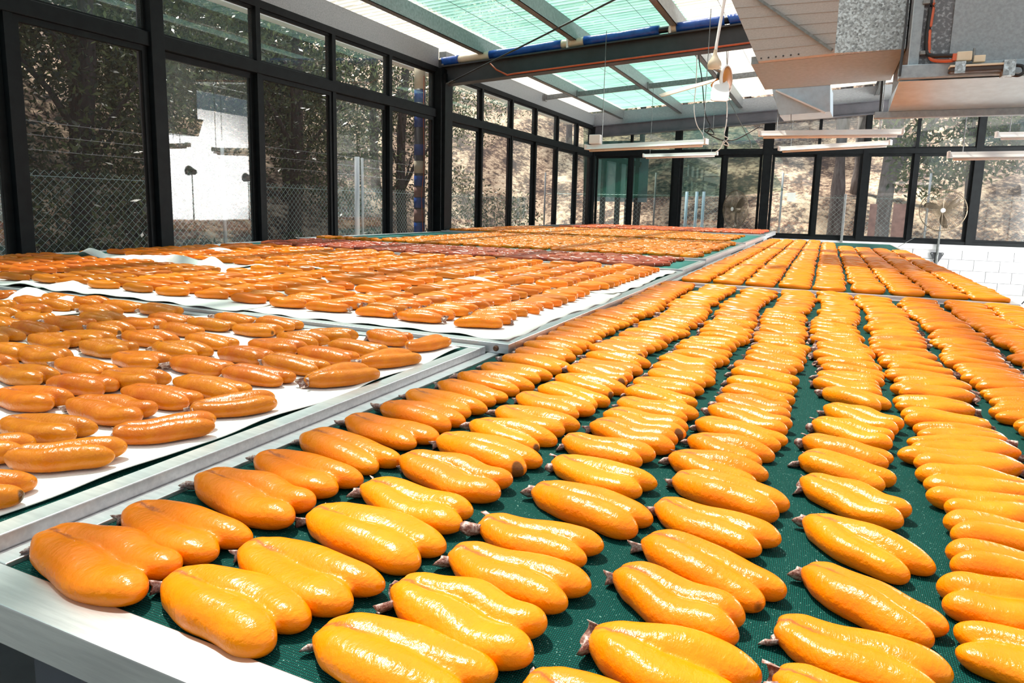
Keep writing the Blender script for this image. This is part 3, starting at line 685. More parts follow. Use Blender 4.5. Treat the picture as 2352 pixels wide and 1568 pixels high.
# pipe lying on the girder, wrapped in blue tarpaulin and cream foam
wp = thing('wrapped_pipe', 'pipe wrapped in blue tarpaulin and cream foam along the dark girder', 'pipe')
def wz(X): return zg(X)+.25+.062
MB().tube([(XL+.02, 8.44, wz(XL)), (-.2, 8.44, wz(-.2))], .036, 10).build('pipe', MT['black'], wp, True)
segs = [(986, 1017, 'cream'), (1017, 1055, 'blue'), (1055, 1126, 'cream'), (1126, 1290, 'blue'), (1290, 1342, 'cream'), (1342, 1512, 'blue'), (1535, 1552, 'cream'), (1552, 1660, 'blue'), (1670, 1700, 'blue'), (1700, 1716, 'cream'), (1716, 1790, 'blue')]
for xa, xb, k in segs:
    A, B = py(xa, 110, 8.44).x, py(xb, 110, 8.44).x
    A = max(A, XL+.03); n = 8
    rg = random.Random(xa); rr = [(.060 if k == 'blue' else .052)*rg.uniform(.94, 1.05) for _ in range(n+1)]
    o = MB().tube([(A+(B-A)*i/n, 8.44, wz(A+(B-A)*i/n)+rg.uniform(-.003, .003)) for i in range(n+1)], rr, 12).build('wrap', MT[k], wp, True); o['label'] = 'blue tarpaulin wrap' if k == 'blue' else 'cream foam wrap'
for xx in (1307, 1540): 
    X = py(xx, 90, 8.44).x; MB().box(X-.012, X+.012, 8.375, 8.50, wz(X)-.075, wz(X)+.085).build('strap', MT['plastic_white'], wp, bevel=.003)
oc = MB().tube([(py(1125, 145, 8.36).x, 8.36, py(1125, 145, 8.36).z), py(1140, 160, 8.36), py(1165, 172, 8.36)]+[(X, 8.365, zg(X)+.022) for X in np.linspace(py(1180, 172, 8.36).x, .4, 14)], .011, 8).build('orange_cable', MT['orange_cable'], None, True)
tag(oc, 'orange electric cable clipped along the dark roof girder', 'cable')
# fluorescent battens on chains
def zunder(X): return zroof(X)-.20
def batten(pa, pb, label, ch=(.12, .88), w=.10, h=.055):
    pa, pb = Vector(pa), Vector(pb); t = thing('fluorescent_batten', label, 'light fixture', 'hanging fluorescent battens', (0, 0, 0))
    d = (pb-pa); u = d.normalized(); x = u.cross(Vector((0, 0, 1))).normalized()
    def prof(c):  # tray profile: narrow spine above, splayed reflector below
        return [c+x*s*w/2+Vector((0, 0, z)) for s, z in ((-1, -h*.55), (-.62, -h*.1), (-.34, h*.45), (.34, h*.45), (.62, -h*.1), (1, -h*.55))]
    A, B = prof(pa), prof(pb); n = 6
    MB().add(A+B, [(i, (i+1) % n, n+(i+1) % n, n+i) for i in range(n)]+[tuple(range(n))[::-1], tuple(range(n, 2*n))]).build('reflector', MT['plastic_white'], t)
    z = Vector((0, 0, -h*.55-.014))
    MB().tube([pa+u*.03+z, pb-u*.03+z], .013, 8).build('tube', MT['plastic_white'], t, True)
    for c, s in ((pa, -1), (pb, 1)):
        MB().bar(c+u*s*.001, c+u*s*.022, w*1.02, h*1.15).build('end_cap', MT['plastic_white'], t, bevel=.004)
    for f in ch:
        p = pa+d*f+Vector((0, 0, h*.45)); top = Vector((p.x, p.y, zunder(p.x)+.02))
        MB().tube([p, top], .0045, 5).build('chain', MT['galv'], t)
    return t
batten(py(1350, 338, 8.3), py(1620, 325, 8.0), 'white fluorescent batten with a small white box, nearest the left window corner', (.13, .98))
batten(py(1480, 357, 12.0), py(1646, 352, 12.0), 'small white fluorescent batten hanging lowest, left of the far centre post', (.08, .93))
batten(py(1747, 306, 8.0), py(2070, 302, 8.0), 'long white fluorescent batten below the small flared outlet', (.12, .86))
batten(py(1793, 341, 10.2), py(2043, 327, 9.8), 'white fluorescent batten just under the long centre one', (.1, .9))
batten(py(2182, 355, 8.0), py(2480, 351, 8.0), 'white fluorescent batten over the right wall fan', (.10, .9))
batten(py(2292, 309, 9.0), py(2570, 306, 9.0), 'upper white fluorescent batten cut off by the right picture edge', (.1, .9))
jb = py(1368, 327, 8.28); o = MB().box(jb.x-.07, jb.x+.07, jb.y-.05, jb.y+.05, jb.z-.02, jb.z+.09).build('junction_box', MT['plastic_white'], None, bevel=.008)
tag(o, 'small white junction box on the left end of a batten', 'box')
# ceiling fan on a drop cord
cf = thing('ceiling_fan', 'ceiling fan with cream bell and wooden blades on a white drop rod', 'fan')
Yc = 5.6; hub = py(1657, 180, Yc); bell = py(1641, 148, Yc-.12); top = py(1664, 0, Yc); top2 = top+(top-py(1650, 90, Yc))*1.2
MB().tube([bell+Vector((0, 0, .05)), py(1646, 100, Yc-.05), py(1655, 50, Yc-.02), top, (top2.x, Yc, zroof(top2.x)-.02)], .012, 8).build('drop_rod', MT['plastic_white'], cf, True)
MB().lathe([(.010, .105), (.016, .07), (.028, .045), (.047, .018), (.052, -.005), (.045, -.03), (.02, -.036), (.0, -.036)], 20, Matrix.Translation(bell)).build('bell', MT['cream'], cf, True)
MB().lathe([(0, .055), (.03, .05), (.038, .02), (.038, -.03), (.02, -.05), (0, -.05)], 18, Matrix.Translation(hub)).build('motor', MT['black'], cf, True)
MB().tube([bell+Vector((0, 0, -.03)), hub+Vector((0, 0, .04))], .011, 8).build('stem', MT['galv'], cf)
def blade(p, q, w, mat, up):
    p, q = Vector(p), Vector(q); d = (q-p).normalized(); s = d.cross(Vector(up)).normalized(); nn = s.cross(d)
    v = []
    for t, ww in ((0, .35), (.08, .6), (.3, .9), (.7, 1), (.95, .95), (1, .7)):
        c = p+(q-p)*t; v += [c-s*w/2*ww-nn*.003, c+s*w/2*ww-nn*.003, c+s*w/2*ww+nn*.003, c-s*w/2*ww+nn*.003]
    n = 6
    return MB().add(v, [(i*4+k, i*4+(k+1) % 4, (i+1)*4+(k+1) % 4, (i+1)*4+k) for i in range(n-1) for k in range(4)]+[(3, 2, 1, 0), (20, 21, 22, 23)]).build('blade', mat, cf)
qb = py(1516, 220, Yc-.15); blade(hub, qb, .10, MT['wood'], (qb-hub).cross(hub-Vector((0, 0, CH))).normalized()+(hub-Vector((0, 0, CH))).normalized()*.26); blade(hub, py(1652, 232, Yc-.35), .13, MT['plastic_white'], (.2, -1, .6)); blade(hub, hub+Vector((-.05, -.10, -.08)), .05, MT['amber'], (1, 0, .6))
MA = Matrix.Translation(hub+Vector((.035, 0, -.01))) @ Matrix.Rotation(-.25, 4, 'Z') @ Matrix.Rotation(math.pi/2, 4, 'Y')
MB().lathe([(0, .018), (.070, .016), (.088, .004), (.088, -.012), (0, -.016)], 24, MA).build('rotor_disc', MT['amber'], cf, True)
MB().lathe([(.095, .012), (.106, .010), (.106, -.010), (.095, -.012), (.095, .012)], 24, MA).build('rotor_ring', MT['plastic_white'], cf, True)
# loose cables
def cable(pts, r, mat, label): return tag(MB().tube(smooth_path(pts), r, 6).build('hanging_cable', mat, None, True), label, 'cable', 'loose hanging cables')
def smooth_path(P, n=6):
    P = [Vector(p) for p in P]; out = []
    for i in range(len(P)-1):
        p0, p1, p2, p3 = P[max(i-1, 0)], P[i], P[i+1], P[min(i+2, len(P)-1)]
        for k in range(n):
            t = k/n; out.append(.5*((2*p1)+(p2-p0)*t+(2*p0-5*p1+4*p2-p3)*t*t+(3*p1-p0-3*p2+p3)*t**3))
    return out+[P[-1]]
Yk = 9.2
def kp(*ps): return [py(x, y, Yk) for x, y in ps]
def tot(x, y):  p = py(x, y, Yk); return [Vector((p.x, p.y, zroof(p.x)-.03)), p]
cable([Vector((py(1605, 128, Yk).x, Yk, zroof(py(1605, 128, Yk).x)-.03))]+kp((1605, 128), (1612, 180), (1620, 260), (1632, 290), (1625, 305), (1640, 308), (1630, 295), (1618, 300), (1640, 315), (1665, 323), (1690, 320), (1720, 305), (1745, 290)), .007, MT['black'], 'black cable with a coil looping under the roof')
cable([Vector((py(1669, 150, Yk).x, Yk, zroof(py(1669, 150, Yk).x)-.03))]+kp((1669, 205), (1670, 250), (1668, 285), (1663, 310), (1672, 318), (1662, 330), (1674, 334), (1664, 322), (1655, 340), (1643, 350)), .007, MT['plastic_white'], 'white cable knotted above the lowest batten')
cable([Vector((py(1598, 120, Yk).x, Yk, zroof(py(1598, 120, Yk).x)-.03))]+kp((1600, 160), (1598, 200), (1594, 250), (1600, 285), (1612, 305), (1617, 318)), .006, MT['plastic_white'], 'thin pale cable bending down to the left batten')
cable([Vector((py(1660, 170, Yk).x, Yk, zroof(py(1660, 170, Yk).x)-.03))]+kp((1672, 210), (1685, 250), (1705, 290), (1725, 330), (1722, 342)), .005, MT['galv'], 'thin grey cable slanting towards the centre post')
# ------------------------------------------------------------------ sheet metal ducts
dl = thing('air_duct', 'galvanised duct with a flared rivetted outlet hanging in the roof centre', 'duct')
Yd = 6.0; zC = py(1917, 122, Yd).z
B0, B1 = py(1917, 122, Yd), py(2079, 114, Yd); B0.z = B1.z = zC
zb = zroof(0)-.04
top0 = Vector((B0.x, Yd, zb)); top1 = Vector((B1.x, Yd, zb))
MB().hexa([B0, B1, B1+Vector((0, 1.15, 0)), B0+Vector((0, 1.15, 0))], [top0, top1, top1+Vector((0, 1.15, 0)), top0+Vector((0, 1.15, 0))]).build('riser', MT['flake'], dl)
# flared outlet: plane through its lower edge, its vertical edge and its slanting left edge
A0 = py(1741, 141, Yd); A0 = pz(1741, 141, zC); nrm = (A0-B0).cross(Vector((0, 0, 1)))
TL = B0+Vector((0, 0, 1.0)); e = ray(1680, 0)
# the left edge leans outwards: pick the point on its sight line one flare depth nearer than the lower edge
nv = (B0-A0).cross(Vector((0, 0, 1))); ev = Vector((e[0], e[1], e[2])); o_ = Vector((0, 0, CH))
A1 = o_+ev*((A0-o_).dot(nv)/ev.dot(nv)); A2 = A0+(A1-A0)*1.5; T2_ = Vector((B0.x, B0.y, A2.z))
MB().hexa([A0, B0, B0+Vector((0, .35, 0)), A0+Vector((0, .35, 0))], [A2, T2_, T2_+Vector((0, .35, 0)), A2+Vector((0, .35, 0))]).build('flared_hood', MT['hopper'], dl)
C0, C1, C2, C3 = pz(1725, 148, zC-.002), Vector((B1.x, Yd-.01, zC-.002)), pz(2046, 184, zC-.002), pz(1757, 206, zC-.002)
MB().hexa([C0, C1, C2, C3], [p+Vector((0, 0, .06)) for p in (C0, C1, C2, C3)]).build('underside_panel', MT['duct'], dl)
p0 = A0+(A1-A0)*.92; MB().bar(p0+(T2_-p0)*.18+Vector((0, -.03, 0)), B0+Vector((-.02, -.03, .02)), .035, .02).build('brace_angle', MT['galv'], dl)
for k in range(6):
    f = .06+.10*k; p = A0+(B0-A0)*f+(A1-A0)*.04; MB().lathe([(0, .006), (.006, .004), (.007, 0)], 8, Matrix.Translation(p+Vector((0, -.004, 0))) @ Matrix.Rotation(math.pi/2, 4, 'X')).build('rivet', MT['steel_dark'], dl)
for k in range(1, 6):
    f = k/6; p, q = A0+(A1-A0)*f*1.05, B0+(T2_-B0)*f*.6; d = Vector((0, -.003, -.002)); MB().bar(p+d, q+d, .004, .004).build('crease', MT['hopper'], dl)
# second flared outlet farther back
sl = thing('air_outlet', 'small flared galvanised outlet behind the roof duct', 'duct')
Yo = 7.9; a0, a1, a2, a3 = py(1774, 206, Yo), py(1907, 196, Yo), py(1907, 256, Yo), py(1790, 265, Yo)
MB().hexa([a3, a2, a2+Vector((.03, .5, 0)), a3+Vector((.02, .5, 0))], [a0, a1, a1+Vector((.03, .5, 0)), a0+Vector((-.02, .5, 0))]).build('hood', MT['hood'], sl)
MB().bar(py(1782, 208, Yo-.02), py(1896, 259, Yo-.02), .03, .015).build('brace_angle', MT['white'], sl)
MB().hexa([a0, a1, a1+Vector((0, .4, 0)), a0+Vector((0, .4, 0))], [Vector((p.x, p.y, zroof(p.x)-.05)) for p in (a0, a1, a1+Vector((0, .4, 0)), a0+Vector((0, .4, 0)))]).build('neck', MT['duct_dull'], sl)
for px_ in (1790, 1817): 
    p = py(px_, 262, Yo); MB().tube([p, py(px_, 282, Yo)], .004, 5).build('hook', MT['galv'], sl)
# big plenum at the top right
bl = thing('air_plenum', 'large galvanised plenum box with actuator, filling the upper right corner', 'duct')
Ye = 5.2; e0 = py(2090, 150, Ye); e1 = py(2700, 138, Ye); zt = zroof(.5)-.06; zE = py(2200, 146, Ye).z
Xe0, Xe1 = e0.x, 2.6
MB().box(Xe0+.03, Xe1, Ye+.02, Ye+1.9, zE, zt).build('plenum_box', MT['plenum_flake'], bl)
MB().box(Xe0-.01, Xe0+.045, Ye-.01, Ye+.05, zE-.01, zt).build('corner_angle', MT['duct'], bl)
MB().box(Xe0+.21, Xe1, Ye+.005, Ye+.02, zE, zt).build('front_panel', MT['plenum'], bl, bevel=.002)
l0 = py(2066, 158, Ye-.02); MB().box(l0.x, Xe1, Ye-.05, Ye+.06, py(2200, 178, Ye).z, zE).build('lip', MT['duct'], bl, bevel=.006)
h0, h1 = py(2066, 186, Ye-.02), py(2040, 258, Ye+.75); zh1 = h1.z; zh0 = h0.z
q = [Vector((h1.x, Ye+.75, zh1)), Vector((Xe1, Ye+.75, zh1)), Vector((Xe1, Ye+.79, zh1)), Vector((h1.x, Ye+.79, zh1))]
MB().hexa(q, [Vector((h0.x, Ye, zh0)), Vector((Xe1, Ye, zh0)), Vector((Xe1, Ye+.79, zh0)), Vector((h0.x, Ye+.79, zh0))]).build('sloping_hood', MT['hood'], bl)
MB().box(h1.x-.09, Xe1, Ye+.72, Ye+.79, zh1-.045, zh1+.004).build('lower_lip', MT['duct'], bl, bevel=.005)
MB().tube([py(2085, 0, Ye-.03)+Vector((0, 0, .5)), py(2080, 60, Ye-.03), py(2066, 175, Ye-.06)], .008, 6).build('hanger_rod', MT['steel_dark'], bl)
MB().tube([py(2026, 186, Ye+.8), py(2021, 258, Ye+.8)], .008, 6).build('hanger_rod', MT['steel_dark'], bl)
ac = thing('damper_actuator', 'brown damper motor with cream terminal block on the plenum lip', 'motor')
p = py(2178, 172, Ye-.09); q = py(2325, 150, Ye-.09)
MB().box(p.x, q.x, Ye-.13, Ye-.052, p.z+.008, q.z).build('housing', MT['brown_box'], ac, bevel=.008)
MB().box(p.x, q.x, Ye-.135, Ye-.052, q.z, q.z+.012).build('top_plate', MT['cream'], ac, bevel=.002)
a = py(2192, 165, Ye-.13); MB().box(a.x, a.x+.055, Ye-.136, Ye-.128, a.z-.01, a.z+.06).build('bracket', MT['flake'], ac)
a = py(2305, 150, Ye-.13); MB().box(a.x, a.x+.06, Ye-.14, Ye-.05, a.z-.06, a.z+.03).build('bracket', MT['flake'], ac)
a = py(2195, 140, Ye-.09); MB().box(a.x, a.x+.08, Ye-.12, Ye-.06, a.z-.005, a.z+.05).build('coil', MT['cream'], ac, bevel=.006)
MB().box(a.x-.02, a.x, Ye-.115, Ye-.065, a.z, a.z+.04).build('coil_end', MT['orange_cable'], ac)
a = py(2235, 140, Ye-.09); MB().tube([a, a+Vector((0, 0, .075))], [.012, .006], 8).build('terminal', MT['galv'], ac)
MB().box(a.x, a.x+.06, Ye-.11, Ye-.07, a.z-.01, a.z+.03).build('terminal_block', MT['cream'], ac, bevel=.004)
for (dx, r_, mt_, lb) in ((0, .013, 'black', 'black'), (.028, .011, 'orange_cable', 'orange')):
    pts = [py(2139+dx*200, -40, Ye-.02), py(2139+dx*200, 8, Ye-.02), py(2130+dx*190, 70, Ye-.02), py(2128+dx*220, 118, Ye-.02), py(2140, 128+dx*300, Ye-.04), py(2165, 128+dx*430, Ye-.06), py(2190, 128+dx*380, Ye-.08)]
    tag(MB().tube(smooth_path(pts), r_, 8).build('motor_cable', MT[mt_], None, True), '%s cable running down the plenum to the damper motor' % lb, 'cable', 'cables of the damper motor')
cb = MB().tube(smooth_path([py(2325, 172, Ye-.10), py(2340, 173, Ye-.12), py(2352, 165, Ye-.12), py(2348, 152, Ye-.10), py(2330, 150, Ye-.09)]), .010, 8).build('motor_cable', MT['black'], None, True); tag(cb, 'short grey cable looped at the right end of the damper motor', 'cable', 'cables of the damper motor')
for (x, y) in ((2135, 3), (2128, 120)):
    p = py(x, y, Ye-.03); tag(MB().box(p.x-.035, p.x+.035, Ye-.03, Ye+.0, p.z-.012, p.z+.012).build('cable_clamp', MT['galv'], None, bevel=.003), 'small metal cable clamp on the plenum, %s' % ('at the top picture edge' if y < 50 else 'above the damper motor'), 'clamp', 'cable clamps on the plenum')
# ------------------------------------------------------------------ wall fans
def wallfan(c, rad, label, yaw, pole=None, plate=None):
    t = thing('wall_fan', label, 'fan', 'wire guarded wall fans')
    M = Matrix.Translation(c) @ Matrix.Rotation(yaw, 4, 'Z') @ Matrix.Rotation(math.pi/2, 4, 'X')    # local z faces the room
    m = MB(); n = 72
    for k in range(n):
        a = 2*math.pi*k/n; ca, sa = math.cos(a), math.sin(a)
        for sg in (1, -1):
            pts = [M @ Vector((rad*f*ca, rad*f*sa, sg*.085*(1-f**3))) for f in (.12, .45, .75, .92, 1.0)]
            m.tube(pts, .0027, 3, False)
    o = m.build('wire_guard', MT['brass'], t); 
    m = MB()
    for f, z in ((1.0, 0), (.98, .012), (.98, -.012)): m.tube([M @ Vector((rad*f*math.cos(a), rad*f*math.sin(a), z)) for a in np.linspace(0, 2*math.pi, 41)], .005, 5, False)
    for f in (.4, .7):
        for sg in (1, -1): m.tube([M @ Vector((rad*f*math.cos(a), rad*f*math.sin(a), sg*.085*(1-f**3))) for a in np.linspace(0, 2*math.pi, 41)], .002, 4, False)
    m.build('guard_ring', MT['brass'], t)
    for k in range(3):
        a0 = .5+k*2*math.pi/3; vs = []
        for i in range(9):
            f = i/8; r = rad*(.14+.72*f); w = .20+.50*math.sin(math.pi*min(1, f*.85+.12))
            for sgn in (-.5, .5):
                a = a0+sgn*w*(1.1-.4*f)+.25*f; vs.append(M @ Vector((r*math.cos(a), r*math.sin(a), sgn*.07*(1.1-f*.4))))
        o = MB().add(vs, [(2*i, 2*i+1, 2*i+3, 2*i+2) for i in range(8)]).build('blade', MT['blade'], t, True); s = o.modifiers.new('s', 'SOLIDIFY'); s.thickness = .003
    MB().lathe([(0, .095), (.03, .093), (.042, .085), (.042, .07), (0, .07)], 20, M).build('badge', MT['plastic_white'], t, True)
    MB().lathe([(0, .06), (.05, .05), (.055, -.02), (.07, -.08), (.06, -.2), (0, -.22)], 18, M).build('motor', MT['brass'], t, True)
    if pole:
        MB().tube([M @ Vector((0, 0, -.12)), Vector((c.x, c.y+.10, c.z-.05)), pole], .018, 8).build('pole', MT['galv'], t, True)
        MB().tube([pole+Vector((0, 0, .25)), pole+Vector((0, 0, -.2))], .024, 8).build('sleeve', MT['galv'], t, True)
        p = plate; v = [(-.115, .06), (-.10, .085), (.10, .085), (.115, .06), (.02, -.13), (-.02, -.13)]
        y0 = YF-.055
        MB().add([(p.x+a, y0, p.z+b) for a, b in v]+[(p.x+a, y0-.012, p.z+b) for a, b in v], [tuple(range(6)), tuple(range(11, 5, -1))]+[(i, (i+1) % 6, 6+(i+1) % 6, 6+i) for i in range(6)]).build('wall_plate', MT['steel_dark'], t)
        for a, b in ((-.085, .06), (.085, .06), (-.05, -.05)): MB().lathe([(0, .01), (.012, .008), (.014, 0)], 8, Matrix.Translation((p.x+a, y0-.012, p.z+b)) @ Matrix.Rotation(math.pi/2, 4, 'X')).build('bolt', MT['galv'], t)
    return t
Yf = YF-.32
fc = py(2166, 483, Yf); pl = py(2152, 590, YF-.1); pp = Vector((pl.x, YF-.09, pl.z))
wallfan(fc, abs(py(2221, 483, Yf).x-py(2111, 483, Yf).x)/2, 'round wire guarded fan on a white wall bracket, right of the far posts', -.15, pp, pl)
fc2 = py(1689, 480, Yf); pl2 = Vector((fc2.x+.02, YF-.09, ZS-.25))
wallfan(fc2, abs(py(2221, 483, Yf).x-py(2111, 483, Yf).x)/2, 'round wire guarded fan turned aside, behind the far left rack', -.75, pl2, pl2)
o = MB().tube([py(2132, 527, YF-.4), py(2058, 570, YF-.12)], .006, 6).build('stay_wire', MT['galv']); tag(o, 'thin pale stay wire slanting from the right wall fan', 'wire')
o = MB().box(*sorted((py(1932, 524, YF-.08).x, py(1938, 524, YF-.08).x)), YF-.10, YF-.07, ZS-.05, py(1925, 445, YF-.08).z).build('window_pole', MT['galv'], None, bevel=.004); tag(o, 'thin upright metal pole before the second far window post', 'pole')
a = py(1809, 442, YF-.03); b = py(1826, 463, YF-.03); o = MB().box(a.x, b.x, YF-.008, YF-.004, b.z, a.z).build('paper_notice', MT['paper']); tag(o, 'blank pale paper notice stuck on the far window glass', 'paper')
# ------------------------------------------------------------------ work lights aimed at the right wall (mirrored in the window glass)
def worklight(x, y, z, label):
    t = thing('work_light', label, 'lamp', 'work lights on stands', (0, 0, 0))
    MB().tube([(x, y, .75), (x, y, z-.06)], .012, 8).build('pole', MT['black'], t); MB().tube([(x, y, .45), (x, y, 1.1)], .016, 8).build('pole', MT['black'], t)
    for k in range(3):
        a = k*2.094+.4; MB().tube([(x, y, .75), (x+.5*math.cos(a), y+.5*math.sin(a), .012)], .010, 6).build('leg', MT['black'], t)
    MB().lathe([(0, -.14), (.06, -.13), (.075, -.05), (.11, .06), (.115, .075), (.10, .07), (.07, 0), (0, -.02)], 20, Matrix.Translation((x+.03, y, z)) @ Matrix.Rotation(math.radians(80), 4, 'Y')).build('head', MT['black'], t, True)
    L = bpy.data.lights.new('work_light_beam', 'SPOT'); L.energy = WORK; L.spot_size = math.radians(172); L.spot_blend = .25; L.shadow_soft_size = .08; L.color = (1, .98, .95)
    lo = bpy.data.objects.new('work_light_beam', L); COL.objects.link(lo); lo.location = (x+.12, y, z+.02); lo.rotation_euler = (0, math.radians(-80), 0)
WORK = 1050
worklight(3.35, 11.6, CH+.62, 'black work light on a tripod, aimed at the right wall, nearer one')
worklight(3.45, 13.4, CH+.55, 'black work light on a tripod, aimed at the right wall, farther one')
# ================================================================== OUTSIDE
def sst(a, b, v): t = min(1, max(0, (v-a)/(b-a))); return t*t*(3-2*t)
def ground(x, y):
    l = max(0, -8.6-x); f = max(0, y-18.6)
    h = .50*l*sst(0, 3, l)+.40*f*sst(0, 4, f)
    h = h if h < 26 else 26
    return h+(.10*math.sin(x*.9+y*.4)+.07*math.sin(y*1.7-x*.6))*sst(0, 3, l+f)-.05
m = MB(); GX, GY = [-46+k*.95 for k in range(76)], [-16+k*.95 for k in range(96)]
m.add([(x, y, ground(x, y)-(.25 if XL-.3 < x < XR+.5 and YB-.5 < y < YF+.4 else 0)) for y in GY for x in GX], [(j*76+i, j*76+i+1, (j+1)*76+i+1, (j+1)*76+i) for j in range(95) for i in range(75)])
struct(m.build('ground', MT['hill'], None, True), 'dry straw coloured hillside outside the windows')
XFN = -7.25
zf = pxx(200, 396, XFN).z; wires = [pxx(180, y, XFN).z for y in (288, 318, 350)]
def fence(axis, c, a0, a1, z1, label, pitch=.043):
    t = thing('chain_link_fence', label, 'fence')
    def P(a, z): return Vector((c, a, z)) if axis == 'X' else Vector((a, c, z))
    m = MB(); n = int((a1-a0)/pitch); dz = pitch*1.0; rows = int(z1/dz)
    for i in range(n):      # each strand zigzags and hooks into its neighbour
        pts = [P(a0+i*pitch+(pitch if (k+i) % 2 else 0), z1-k*dz) for k in range(rows)]
        m.tube(pts, .0026, 3, False)
    o = m.build('wire_mesh', MT['fence'], t); o['kind'] = 'stuff'
    MB().tube([P(a0, z1-.06), P(a1, z1-.06)], .003, 4).build('line_wire', MT['fence'], t)
    for k in range(int((a1-a0)/3.0)+1):
        a = a0+k*3.0; MB().tube([P(a, -.2), P(a, z1+.5)], .024, 8).build('post', MT['post'], t, True)
    return t, P
fl, P = fence('X', XFN, -2.2, 17.0, zf, 'green wire fence topped by barbed wires outside the left windows')
rg = random.Random(5)
for z in wires:
    m = MB(); pts = [P(-2.2+k*.6, z-.012*math.sin(k*math.pi/5)) for k in range(33)]; m.tube(pts, .0022, 4)
    for k in range(150):
        a = -2.1+k*.125; p = P(a, z-.005)
        m.tube([p+Vector((0, -.012, -.014)), p+Vector((0, .012, .014))], .0018, 3); m.tube([p+Vector((.012, -.004, .014)), p+Vector((-.012, .004, -.014))], .0018, 3)
    m.build('barbed_wire', MT['post'], fl)
ff, P = fence('Y', 17.6, -7.0, 8.5, CH+.42, 'green wire fence outside the far windows', .055)
# trees
def leaves(blobs, n, size, seed):
    rg = np.random.default_rng(seed); w = np.array([b[3]**2 for b in blobs]); w = w/w.sum(); idx = rg.choice(len(blobs), n, p=w)
    B = np.array([b[:3] for b in blobs])[idx]; Rr = np.array([b[3] for b in blobs])[idx]
    d = rg.normal(size=(n, 3)); d /= np.linalg.norm(d, axis=1)[:, None]; r = Rr*rg.uniform(.15, 1, n)**.5
    C = B+d*r[:, None]*np.array([1, 1, .8])
    u = rg.normal(size=(n, 3)); u /= np.linalg.norm(u, axis=1)[:, None]; v = np.cross(u, rg.normal(size=(n, 3))); v /= np.linalg.norm(v, axis=1)[:, None]
    s = size*rg.uniform(.6, 1.3, n)[:, None]
    V = np.stack([C-u*s, C+v*s*.36, C+u*s, C-v*s*.36], 1).reshape(-1, 3)
    return V, [(4*i, 4*i+1, 4*i+2, 4*i+3) for i in range(n)]
def tree(x, y, h, r0, lean, crown, nleaf, lsize, lmat, bmat, label, name='tree', group=None, seed=0, branches=()):
    z = ground(x, y)-.1; t = thing(name, label, 'tree', group, (0, 0, 0)); rg = random.Random(seed)
    pts = [(x+lean[0]*h*f+.05*math.sin(f*7+seed), y+lean[1]*h*f+.04*math.cos(f*5+seed), z+h*f) for f in (0, .05, .15, .3, .5, .7, .85, 1)]
    MB().tube(pts, [r0*k for k in (1.35, 1.1, 1, .93, .85, .7, .5, .2)], 12).build('trunk', MT[bmat], t, True)
    for (f, dx, dy, dz, r) in branches:
        p = Vector((x+lean[0]*h*f, y+lean[1]*h*f, z+h*f)); MB().tube([p, p+Vector((dx*.3, dy*.3, dz*.42)), p+Vector((dx*.65, dy*.65, dz*.7)), p+Vector((dx, dy, dz))], [r, r*.85, r*.6, r*.25], 8).build('branch', MT[bmat], t, True)
    if nleaf:
        V, Fc = leaves([(x+lean[0]*h+b[0], y+lean[1]*h+b[1], z+b[2], b[3]) for b in crown], nleaf, lsize, seed)
        me = bpy.data.meshes.new('foliage'); me.from_pydata(V.tolist(), [], Fc); me.materials.append(MT[lmat]); o = link('foliage', me, t); o['kind'] = 'stuff'
    return t
def crown(h, w, n, seed, lo=.35):
    rg = random.Random(seed); return [(rg.uniform(-w, w), rg.uniform(-w, w), h*rg.uniform(lo, 1.05), w*rg.uniform(.45, .75)) for _ in range(n)]
LT = [(-9.2, -1.5), (-11.5, .8), (-9.9, 3.2), (-12.3, 4.6), (-9.9, 6.6), (-12.8, 8.6), (-9.6, 10.6), (-11.6, 12.8), (-9.9, 15.0), (-12.2, 17.2), (-15.5, 2.5), (-16.0, 7.0), (-15.8, 11.5), (-16.5, 16.0)]
for i, (x, y) in enumerate(LT):
    back = x < -15; h = random.Random(i).uniform(6.0, 7.6)
    tree(x, y, h, .13 if not back else .16, (random.Random(i+50).uniform(-.06, .10), random.Random(i+90).uniform(-.06, .06)), crown(h, 2.2 if not back else 3.4, 14, i+3, (.14 if i % 3 else .26) if not back else .02), 22000 if not back else 14000, .050 if not back else .12, 'leaf_dark', 'bark_dark',
         'dark evergreen tree outside the left windows, %s from the viewer in its %s row' % (ordw(i+1) if not back else ordw(i-9), 'front' if not back else 'back'), 'evergreen_tree', 'evergreen trees outside the left windows', i,
         [(.25, .9, .5, 1.6, .05), (.32, -.7, -.9, 1.7, .05), (.4, .5, -1.0, 1.5, .045), (.2, -.4, 1.1, 1.4, .045)])
def tx(px_, Y): return py(px_, 500, Y).x
tree(tx(1917, 21), 21, 11, .185, (.012, .0), crown(11, 3.0, 8, 21, .62), 9000, .11, 'leaf_mid', 'bark', 'thickest pale gum trunk seen through the far windows', 'gum_tree', 'gum trees on the far slope', 21, [(.27, -1.2, .3, 2.2, .07)])
tree(tx(1962, 24), 24, 10, .16, (.02, .0), crown(10, 3.0, 8, 22, .65), 9000, .11, 'leaf_mid', 'bark', 'slimmer dark gum trunk right of the thickest trunk', 'gum_tree', 'gum trees on the far slope', 22)
tree(tx(2028, 20), 20, 9.5, .19, (.02, .01), crown(9.5, 2.8, 8, 23, .68), 9000, .11, 'leaf_mid', 'bark', 'forked gum trunk right of centre beyond the far windows', 'gum_tree', 'gum trees on the far slope', 23, [(.22, 1.3, .2, 2.2, .10), (.30, -.6, .2, 2.0, .06)])
tree(tx(1450, 19), 19.5, 8, .10, (.01, 0), crown(8, 2.4, 8, 24, .68), 8000, .10, 'leaf_mid', 'bark_dark', 'thin tree near the corner beyond the far windows', 'gum_tree', 'gum trees on the far slope', 24)
